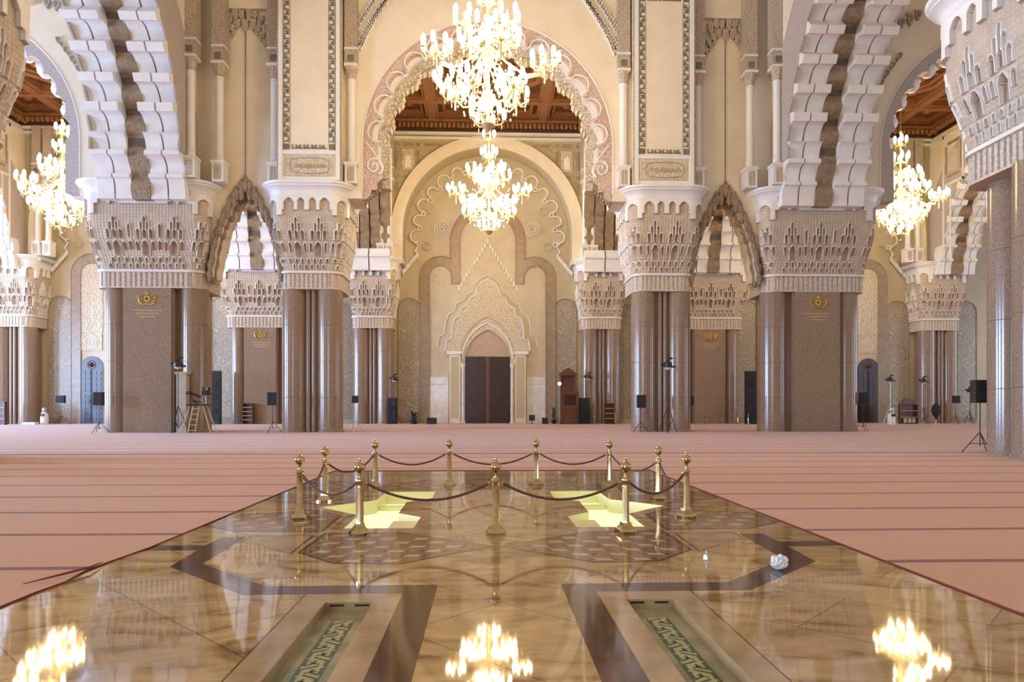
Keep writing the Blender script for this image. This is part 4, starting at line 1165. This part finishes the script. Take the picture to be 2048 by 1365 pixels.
# ------------------------------------------------------------------ chandeliers
def bulb_mesh():
    b = MB(); b.lathe([(0,0),(.07,.03),(.115,.16),(.12,.34),(.085,.50),(0,.58)],(0,0,0),'bulb',8)
    o = b.build('bulb'); me = o.data; bpy.data.objects.remove(o); return me
BM_ = bulb_mesh()
def cluster(parent, cx, cy, cz, r, n, drop=.0, ph=0.0):
    b = MB()
    b.lathe([(0,-.42-drop),(.05,-.35-drop),(.05,-.12),(.16,-.05),(.20,.05),(.10,.12),(.05,.3),(.05,.55),(0,.6)],(cx,cy,cz),'chbrass',10)
    pos = []
    for i in range(n):
        a_ = 2*PI*i/n+ph; ca, sa = math.cos(a_), math.sin(a_)
        b.tube([(cx+ca*r*f, cy+sa*r*f, cz+h) for f,h in ((.12,0),(.45,-.12),(.8,-.06),(1,.12))],.035,'chbrass',5)
        b.lathe([(.02,0),(.13,.03),(.08,.08)],(cx+ca*r,cy+sa*r,cz+.10),'chbrass',7)
        b.lathe([(0,-.30),(.035,-.22),(0,-.05)],(cx+ca*r*.85,cy+sa*r*.85,cz-.02),'bulb' if False else 'chbrass',5)
        pos.append((cx+ca*r, cy+sa*r, cz+.16))
    cl = b.build('candle_cluster', parent)
    for p_ in pos:
        o = bpy.data.objects.new('bulb', BM_); C.objects.link(o); o.parent = cl; o.location = p_
    return cl
def chandelier(ztop):
    t = thing('crystal_chandelier','', 'chandelier', (0,0,0))
    b = MB()
    b.lathe([(0,0),(.10,.12),(.04,.25),(.22,.42),(.35,.6),(.10,.8),(.07,1.6),(.22,1.9),(.10,2.2),(.08,3.2),(.26,3.6),(.34,4.0),(.14,4.4),(.09,5.4),(.22,5.7),(.08,6.0),(.06,8.8),(.12,9.0),(.03,9.2),(.03,ztop)],(0,0,0),'chbrass',12)
    b.build('stem', t)
    cluster(t,0,0,.75,.80,6)
    for i in range(5):
        a_ = 2*PI*i/5+.3; x,y = math.cos(a_), math.sin(a_)
        b = MB(); b.tube([(x*r_,y*r_,z) for r_,z in ((.1,2.2),(.6,1.55),(1.2,1.5),(1.6,1.9))],.05,'chbrass',6); b.tube([(x*r_,y*r_,z) for r_,z in ((.15,3.6),(.7,3.3),(1.2,2.5),(1.5,2.0))],.035,'chbrass',6); b.build('arm', t)
        cluster(t,x*1.6,y*1.6,2.0,.60,6,.25,a_)
    for i in range(5):
        a_ = 2*PI*i/5+.95; x,y = math.cos(a_), math.sin(a_)
        b = MB(); b.tube([(x*r_,y*r_,z) for r_,z in ((.1,4.4),(.9,3.6),(1.8,2.95),(2.5,3.0))],.06,'chbrass',6); b.tube([(x*r_,y*r_,z) for r_,z in ((.3,3.4),(1.3,2.75),(2.5,2.9))],.04,'chbrass',6); b.build('arm', t)
        cluster(t,x*2.75,y*2.75,3.35,.66,7,.45,a_)
    for i in range(4):
        a_ = 2*PI*i/4+.5; x,y = math.cos(a_), math.sin(a_)
        b = MB(); b.tube([(x*r_,y*r_,z) for r_,z in ((.1,5.6),(.6,5.0),(1.1,4.55),(1.4,4.8))],.05,'chbrass',6); b.build('arm', t)
        cluster(t,x*1.4,y*1.4,5.0,.56,5,.25,a_)
    cluster(t,0,0,6.6,.6,6); cluster(t,0,0,8.0,.42,4)
    b = MB()   # strings of small crystals between the tiers, too many to count
    rnd = random.Random(11)
    for k_ in range(260):
        a_ = rnd.uniform(0,2*PI); z = rnd.uniform(.9,5.6); rr_ = rnd.uniform(.25,1.0)*(1.9 if 1.3<z<3.9 else 1.3)
        b.lathe([(0,0),(.05,.07),(0,.16)],(rr_*math.cos(a_),rr_*math.sin(a_),z),'crystal',4)
    o = b.build('crystal_drops', t); o['kind'] = 'stuff'
    return t
ch = chandelier(14.4)
for k_,(x,y,z,lab) in enumerate(((.08,56,15.1,'central far chandelier hanging before the prayer niche'),(-.05,33.8,14.65,'largest chandelier hanging at the top centre, nearest to the viewer'),
        (-33.3,56,15.1,'chandelier of the left aisle'),(33.7,56,15.1,'chandelier of the right aisle'))):
    if k_ == 0: ch.location = (x,y,z); ch['label'] = lab; ch['group'] = 'lit chandeliers'
    else:
        c_ = dup(ch, lab, (x,y,z), rz=(.4*k_ if k_ != 1 else .2))
# ------------------------------------------------------------------ stanchions and ropes
def stanchion():
    t = thing('brass_stanchion','', 'rope post', (0,0,0))
    b = MB()
    def sq(h0, h1, z0_, z1_):
        k = b.mi('brass'); v = [b.bm.verts.new((x*h0,y*h0,z0_)) for x,y in ((-1,-1),(1,-1),(1,1),(-1,1))]+[b.bm.verts.new((x*h1,y*h1,z1_)) for x,y in ((-1,-1),(1,-1),(1,1),(-1,1))]
        for q in ((0,3,2,1),(4,5,6,7),(0,1,5,4),(1,2,6,5),(2,3,7,6),(3,0,4,7)): b.face([v[i] for i in q],k)
    for x,y in ((-1,-1),(1,-1),(1,1),(-1,1)): b.box(x*.10-.025,x*.10+.025,y*.10-.025,y*.10+.025,0,.03,'brass')
    sq(.115,.105,.025,.055); sq(.10,.065,.055,.10); sq(.062,.058,.10,.135)
    b.build('base', t, False)
    b = MB(); k_ = 0
    b.lathe([(.056,.13),(.050,.16),(.046,.60),(.043,.66),(.055,.68),(.055,.70),(.036,.73)],(0,0,0),'brass',8); b.build('column', t)
    b = MB(); b.lathe([(.03,.72),(.022,.77),(.03,.80),(.02,.815)],(0,0,0),'brass',12); b.tube([(.06*math.cos(2*PI*i/12),.06*math.sin(2*PI*i/12),.68) for i in range(12)],.006,'brass',5,closed=True); b.build('neck_ring', t)
    b = MB(); b.lathe([(0,-.072)]+[(.072*math.sin(R(a_)),-.072*math.cos(R(a_))) for a_ in range(15,180,15)]+[(.016,.078),(.02,.09),(.008,.10),(.008,.12),(0,.135)],(0,0,.865),'brass',18); b.build('ball_finial', t)
    return t
posts = [(-2.94,12.35),(-2.87,10.42),(-1.76,9.13),(0,9.1),(1.70,9.1),(2.86,10.34),(2.94,12.36),(2.42,14.38),(.93,14.77),(-.90,14.75),(-2.40,14.42)]
wh = ['third from the left front, beside the left star opening','far left one nearest the carpet','left front one before the left star opening','front middle one','right front one before the right star opening','far right one nearest the right carpet','right one behind the right star opening','back right one with a bluish sheen','back one right of centre','back one left of centre','back left one with a bluish sheen']
wh[0] = 'left one behind the far left post'
st = stanchion()
for k_,(x,y) in enumerate(posts):
    lab = 'brass rope post with ball top, '+wh[k_]
    if k_ == 0: st.location = (x,y,.0018); st['label'] = lab; st['group'] = 'rope posts round the star openings'
    else: dup(st, lab, (x,y,.0018), rz=0.15*(k_%3))
nm = ['left rear','left front corner','front left','front right','right front corner','right side','right rear corner','back right','back middle','back left','rear left corner']
nm = ['left side','left front corner','front left','front right','right front corner','right side','right rear corner','back right','back middle','back left','left rear corner']
for k_ in range(11):
    p0, p1 = Vector((*posts[k_],.665)), Vector((*posts[(k_+1)%11],.665))
    d_ = (p1-p0); l = d_.length; u = d_/l; a0_ = p0+u*.07; a1_ = p1-u*.07; sag = .19+.05*min(1.5,l-1)
    t = thing('barrier_rope', f'dark red rope sagging between two brass posts, {nm[k_]} of the enclosure', 'rope', tuple((p0+p1)/2), group='ropes round the star openings')
    mid = (p0+p1)/2
    pts = []
    for i in range(17):
        f = i/16; p_ = a0_.lerp(a1_, f)-mid; p_.z -= sag*4*f*(1-f); pts.append(p_)
    b = MB(); b.tube(pts,.017,'rope',8); b.build('rope', t)
    b = MB(); b.tube([pts[0],pts[0]+(pts[1]-pts[0])*.3],.021,'brass',8); b.tube([pts[-1],pts[-1]+(pts[-2]-pts[-1])*.3],.021,'brass',8); b.build('brass_hooks', t)
# far small posts
far = [(9.91,65.0),(11.9,64.9),(18.9,65.0),(20.4,65.0),(22.0,65.0),(23.5,65.0),(24.4,64.8)]
fl_ = ['leftmost, beside the inner pier','second from the left','third, left of the distant broad pier','fourth from the left','fifth from the left','second from the right end','rightmost, by the black tower']
for k_,(x,y) in enumerate(far):
    dup(st, 'tiny distant brass post at the end wall, '+fl_[k_], (x,y,.004), group='distant rope posts')

# solid lumps put in for two spots of reflected light on the marble
rnd = random.Random(9)
b = MB(); bmesh.ops.create_icosphere(b.bm, subdivisions=3, radius=1); b.mi('paper')
for v in b.bm.verts:
    n_ = 1+rnd.uniform(-.16,.16); v.co = Vector((v.co.x*.085*n_, v.co.y*.075*n_, max(0,(v.co.z*.075+.07)*n_)))
o = b.build('reflection_lump', smooth=False, loc=(2.84,6.98,.002)); tag(o,'crumpled white lump put in for a light reflection on the dark marble band at right','reflection stand-in')
b = MB(); b.lathe([(0,0),(.035,.002),(.028,.05),(.010,.06),(.010,.09),(0,.095)],(0,0,0),'steel',8); o = b.build('flare_lump', loc=(2.25,7.47,.002)); tag(o,'tiny lump put in for a bluish light flare on the marble, left of the white lump','flare stand-in')

# ------------------------------------------------------------------ equipment
def tripod(b, h, spread, m='iron', r_=.022, rot=.3):
    b.tube([(0,0,.25),(0,0,h)],r_,m,8)
    for k_ in range(3):
        a_ = rot+2*PI*k_/3; ca, sa = math.cos(a_), math.sin(a_)
        b.tube([(0,0,h*.42),(ca*spread,sa*spread,.015)],r_*.8,m,6); b.tube([(0,0,.35),(ca*spread*.55,sa*spread*.55,h*.19)],r_*.6,m,6)
def speaker(label, loc, h, bw, bh, legm='iron', spread=None, rz=0, grp='loudspeakers on stands'):
    t = thing('tripod_speaker', label, 'loudspeaker', loc, rz, grp)
    b = MB(); tripod(b, h, spread or h*.36, legm); b.build('tripod_stand', t)
    b = MB(); d_ = bw*.75
    b.ext([(-bw/2,-d_*.5),(bw/2,-d_*.5),(bw*.36,d_*.5),(-bw*.36,d_*.5)],'xy',h-.02,h+bh,'black'); b.build('cabinet', t, False)
    b = MB(); b.box(-bw*.44,bw*.44,-d_*.5-.015,-d_*.5,h+.03,h+bh-.04,'cloth'); b.build('grille', t, False)
    return t
speaker('large black loudspeaker on a tripod beside the near right pier', (17.22,24.0,.004), 1.80,.58,.78,spread=.55)
speaker('black loudspeaker on a tripod at the left foot of the left crested pier', (-24.05,44.2,.004), 1.75,.55,.80,spread=.6)
speaker('small black loudspeaker on a tripod left of the left arched door', (-39.9,67.0,.004), 2.0,.75,.7,spread=.8)
speaker('black loudspeaker on a tripod left of the left inner pier', (-13.45,44.2,.004), 1.75,.55,.80,spread=.6)
speaker('black loudspeaker on pale tripod legs right of the left inner pier', (-8.45,44.9,.004), 1.9,.42,.45,'steel',.5)
speaker('black loudspeaker on a stand at the left foot of the right inner pier', (9.75,44.5,.004), 1.6,.60,.80,spread=.55)
speaker('black loudspeaker in the right gap before the distant broad pier', (18.2,62.5,.004), 1.8,.6,.8,spread=.6)
speaker('black loudspeaker right of the right crested pier', (24.95,45.8,.004), 1.8,.45,.80,spread=.5)
speaker('small black loudspeaker on a stand right of the far right pier shafts', (44.2,64.6,.004), 2.0,.6,.7,spread=.6)

def floodlight(label, loc, h, s_=1.0, grp='floodlights on stands', legm='iron'):
    t = thing('floodlight_stand', label, 'floodlight', loc, group=grp)
    b = MB(); tripod(b,h,h*.16,legm,.028); b.build('tripod_stand', t)
    b = MB(); b.lathe([(.10,.0),(.24,.02),(.28,.2),(.22,.36),(.08,.42),(0,.42)],(0,0,h),'black',12)
    b.box(-.42*s_,-.22,-.12,.12,h+.15,h+.32,'black'); b.box(.22,.45*s_,-.1,.1,h+.02,h+.14,'black'); b.tube([(-.1,0,h+.4),(.08,0,h+.62),(.3,0,h+.6)],.06,'black',6); b.build('lamp_head', t)
    b = MB(); b.lathe([(0,-.14),(.16,-.08),(.23,.02),(.10,.03)],(0,0,h),'paper',12); b.build('lens', t)
    return t
floodlight('floodlight on a tall tripod in front of the right inner pier', (11.35,43.9,.004), 4.1)
floodlight('floodlight on a tall thin stand between the shafts of the left crested pier', (-19.35,44.40,.004), 4.1)
floodlight('floodlight on a stand by the black cabinet left of the prayer niche', (-8.85,66.6,.004), 4.1)
floodlight('floodlight on a stand by the black cabinet right of the prayer niche', (9.55,66.3,.004), 4.3)
floodlight('floodlight on a stand beside the right arched door', (38.0,64.8,.004), 4.0, legm='steel')
floodlight('floodlight on a thin stand left of the far right pier', (41.1,64.6,.004), 3.9)
floodlight('rightmost floodlight on a stand under the far right pier', (45.6,64.6,.004), 3.0)
t = thing('lamp_plinth','narrow beige plinth under the floodlight of the left crested pier','plinth',(-19.3,44.98,0))
b = MB(); b.box(-.3,.3,-.25,.25,0,3.7,'plinth'); b.build('plinth_body', t, False); b = MB(); b.box(-.38,.38,-.3,.3,3.7,3.85,'pine'); b.build('plinth_top', t, False)

# wooden step platform with two cameras
t = thing('camera_platform','pale wooden step ladder platform before the left crested pier','ladder platform',(-17.9,43.9,.004))
for x,xt in ((-.85,-.40),(.95,.40)):
    for y,yt in ((-.5,-.3),(.5,.3)):
        b = MB(); b.tube([(x,y,0),(xt,yt,1.72)],.035,'pine',6); b.build('leg', t)
b = MB()
for x,xt in ((-.32,-.2),(.10,.2)): b.tube([(x,-.75,0),(xt,-.34,1.72)],.03,'pine',6)
for k_ in range(5):
    f = .12+k_*.19; b.tube([(-.32+.12*f,-.75+.41*f,1.72*f),(.10+.10*f,-.75+.41*f,1.72*f)],.022,'pine',6)
b.build('step_ladder', t)
b = MB(); b.box(-.55,.62,-.42,.42,1.72,1.80,'black'); b.tube([(-.55,-.42,1.74),(.62,-.42,1.76)],.05,'cloth',6); b.build('platform_top', t, False)
t = thing('camera_crane','black angular camera rig on the left of the wooden platform','camera rig',(-18.2,43.9,1.804))
b = MB(); b.tube([(.25,0,.0),(-.1,0,.25),(-.25,0,.7)],.05,'black',6); b.tube([(-.25,0,.72),(.45,0,.45)],.075,'black',6); b.box(-.42,-.15,-.1,.1,.6,.8,'black'); b.tube([(-.1,0,.25),(.5,0,.12)],.04,'black',6); b.build('rig_arm', t)
t = thing('video_camera','black camera on a short pale mount at the right of the wooden platform','camera',(-17.45,43.9,1.804))
b = MB(); b.tube([(0,0,0),(0,0,.55)],.05,'steel',6); b.build('mount', t)
b = MB(); b.box(-.16,.16,-.2,.2,.55,.85,'black'); b.lathe([(.10,-.05),(.14,.15),(.12,.2),(0,.2)],(.16,0,.85),'black',8); b.tube([(-.1,0,.85),(-.2,0,1.05)],.06,'black',6); b.tube([(.1,0,.6),(.42,0,.68)],.03,'black',6); b.build('camera_body', t)

def tower(label, loc, w_, h_, grp='black loudspeaker towers'):
    t = thing('speaker_tower', label, 'loudspeaker', loc, group=grp)
    b = MB(); b.box(-w_/2,w_/2,-.35,.35,0,h_,'black'); b.build('cabinet', t, False)
    b = MB(); b.box(-w_*.42,w_*.42,-.37,-.35,.15,h_-.15,'cloth')
    for k_ in range(3): b.tube([(w_*.3*math.cos(2*PI*j/12),-.38,h_*(.25+.25*k_)+w_*.3*math.sin(2*PI*j/12)) for j in range(12)],.02,'iron',5,closed=True)
    b.build('grille', t, False)
tower('tall black tower in the gap right of the left crested pier', (-25.0+9.9,0,0), .1,.1) if False else None
tower('tall black tower in the gap beside the left crested pier', (-18.55*1.44+1.0,66.9,.004), .8,4.9) if False else tower('tall black tower in the gap right of the left crested pier', (-25.4,66.4,.004), .85,5.0)
tower('tall black tower in the gap left of the right crested pier', (24.9,65.4,.004), 1.0,5.0)
tower('black cabinet left of the prayer niche', (-9.05,67.0,.004), .85,2.5,'black cabinets by the niche')
tower('black cabinet right of the prayer niche', (9.15,66.6,.004), 1.1,2.5,'black cabinets by the niche')

def shelf(label, loc, w_, h_, n, grp='wooden bookcases', books=True, m='furn'):
    t = thing('bookcase', label, 'bookcase', loc, group=grp)
    b = MB(); b.box(-w_/2,-w_/2+.06,-.2,.2,0,h_,m); b.box(w_/2-.06,w_/2,-.2,.2,0,h_,m); b.box(-w_/2,w_/2,.16,.2,0,h_,m); b.build('frame', t, False)
    for k_ in range(n+1):
        b = MB(); b.box(-w_/2+.06,w_/2-.06,-.2,.16,k_*(h_-.06)/n,k_*(h_-.06)/n+.05,'pine' if 0<k_<n else m); b.build('shelf', t, False)
    return t
shelf('small wooden bookcase by the distant broad pier seen in the left gap', (-22.6,66.9,.004), .95,2.0,5)
shelf('dark bookcase at the left edge of the photo', (-44.3,65.0,.004), 1.4,2.1,4)
shelf('low reddish bookcase right of the prayer niche behind the inner pier', (11.6,66.5,.004), .95,2.0,4)
t = shelf('wooden bookcase with arched top near the far right pier', (40.1,65.4,.004), 1.75,1.9,3)
b = MB(); b.ext([(-.7,1.9)]+arc(0,1.9,.6,180,0,12)+[(.7,1.9)],'xz',-.1,.1,'furn'); b.build('arched_top', t, False)
b = MB()
for x in (-.55,-.12,.3): b.box(x,x+.3,-.22,-.16,.12,.55,'pine')
b.build('door_panel', t, False)

# carved wooden chair pulpit
t = thing('wooden_pulpit','carved reddish wooden pulpit chair right of the prayer niche','pulpit',(7.75,66.5,.004))
b = MB(); b.box(-.85,.85,-.5,.5,0,3.1,'furn'); b.box(-.55,.55,-.54,-.5,.3,2.8,'doorw'); b.build('body', t, False)
b = MB()
for k_ in range(6): b.box(-.55,.55,-1.4+k_*.15,-.5,k_*.3,k_*.3+.28,'furn')
b.build('steps', t, False)
b = MB()
for x in (-.8,.55):
    for y in (-.4,.4): b.tube([(x,y,3.1),(x,y,4.7)],.06,'furn',6)
b.build('canopy_posts', t)
b = MB(); b.box(-.95,.7,-.55,.55,4.6,4.8,'furn'); b.ext([(-.95,4.8),(.7,4.8),(.35,5.05),(-.12,5.35),(-.6,5.05)],'xz',-.5,.5,'furn'); b.box(-.75,.5,.42,.5,3.1,4.6,'furn'); b.build('canopy', t, False)
t = thing('work_lamp','small lit lamp on a pole at the left of the wooden pulpit','lamp',(6.75,65.7,.004))
b = MB(); b.tube([(0,0,0),(0,0,3.7)],.03,'steel',6); b.lathe([(.3,0),(.3,.03),(0,.05)],(0,0,0),'iron',10); b.build('pole', t)
b = MB(); b.lathe([(0,-.18),(.13,-.1),(.17,.05),(.1,.16),(0,.2)],(0,0,3.8),'lampglow',10); b.build('lit_head', t)

def wedge(label, loc, w_, h_):
    b = MB(); b.ext([(-.35,0),(.35,0),(.35,h_),(.05,h_),(-.35,h_*.35)],'yz',-w_/2,w_/2,'black')
    o = b.build('floor_monitor', smooth=False, loc=loc); tag(o,label,'loudspeaker','floor monitors'); return o
wedge('low black wedge speaker on the floor left of the prayer niche', (-5.3,66.5,.004), .9,.6)
wedge('low black wedge speaker on the floor right of the prayer niche', (5.45,66.5,.004), .55,.6)
b = MB(); b.box(-.28,.28,-.2,.2,.3,.85,'black'); b.tube([(0,0,0),(0,0,.3)],.04,'iron',6); b.lathe([(.2,0),(.2,.03),(0,.04)],(0,0,0),'iron',8)
tag(b.build('small_speaker', smooth=False, loc=(4.3,68.0,.004)),'small black box speaker just right of the niche doors','loudspeaker')
b = MB(); rnd = random.Random(4)
for k_ in range(46):
    a_ = rnd.uniform(0,2*PI); rr_ = rnd.uniform(.1,.6); z = rnd.uniform(.2,1.3)
    b.tube([(0,0,z*.4),(rr_*.5*math.cos(a_),.5*rr_*math.sin(a_),z*.9),(rr_*math.cos(a_),rr_*math.sin(a_),z)],[.02,.07,.01],'leaf',5)
b.lathe([(.3,0),(.35,.3),(.1,.32)],(0,0,0),'black',10)
tag(b.build('potted_plant', loc=(-7.0,66.6,.004)),'dark potted plant standing left of the prayer niche','plant')
b = MB(); rnd = random.Random(8)
for k_ in range(30):
    a_ = rnd.uniform(0,2*PI); rr_ = rnd.uniform(.05,.3); z = rnd.uniform(.5,1.7)
    b.tube([(0,0,z*.4),(rr_*.5*math.cos(a_),.5*rr_*math.sin(a_),z*.9),(rr_*math.cos(a_),rr_*math.sin(a_),z)],[.02,.05,.01],'leaf',5)
b.lathe([(.2,0),(.25,.4),(.1,.42)],(0,0,0),'iron',10)
tag(b.build('potted_plant', loc=(6.35,67.2,.004)),'slim dark potted plant right of the prayer niche','plant')

# white fan heaters and wrapped umbrella
def vac(label, loc):
    t = thing('white_heater', label, 'heater', loc, group='white heaters')
    b = MB(); b.lathe([(.30,0),(.34,.15),(.32,.9),(.26,1.05)],(0,0,0),'paper',12); b.build('body', t)
    b = MB(); b.lathe([(.26,1.05),(.20,1.2),(.22,1.25),(.20,1.5),(.08,1.62),(0,1.64)],(0,0,0),'steel',12); b.build('head', t)
    b = MB(); b.box(-.18,.18,-.36,-.30,.75,1.0,'black'); b.build('vent', t, False)
vac('white and steel heater standing right of the right arched door', (37.0,62.9,.004))
vac('white heater standing on the floor left of the left arched door', (-41.3,66.8,.004))
b = MB(); b.box(-.6,.6,-.3,.3,0,.22,'paper'); tag(b.build('white_bundle', smooth=False, loc=(-42.1,66.0,.004)),'flat white bundle on the carpet beside the left heater','bundle')
t = thing('folded_umbrella','black wrapped umbrella on a short foot before the far right pier','umbrella',(42.3,64.6,.004))
b = MB(); b.lathe([(.25,0),(.25,.04),(.04,.06),(.04,.5)],(0,0,0),'paper',10); b.build('foot', t)
b = MB(); b.lathe([(.04,.45),(.3,.9),(.42,1.3),(.3,1.75),(.08,2.0),(0,2.05)],(0,0,0),'cloth',9); b.build('wrapped_canopy', t)
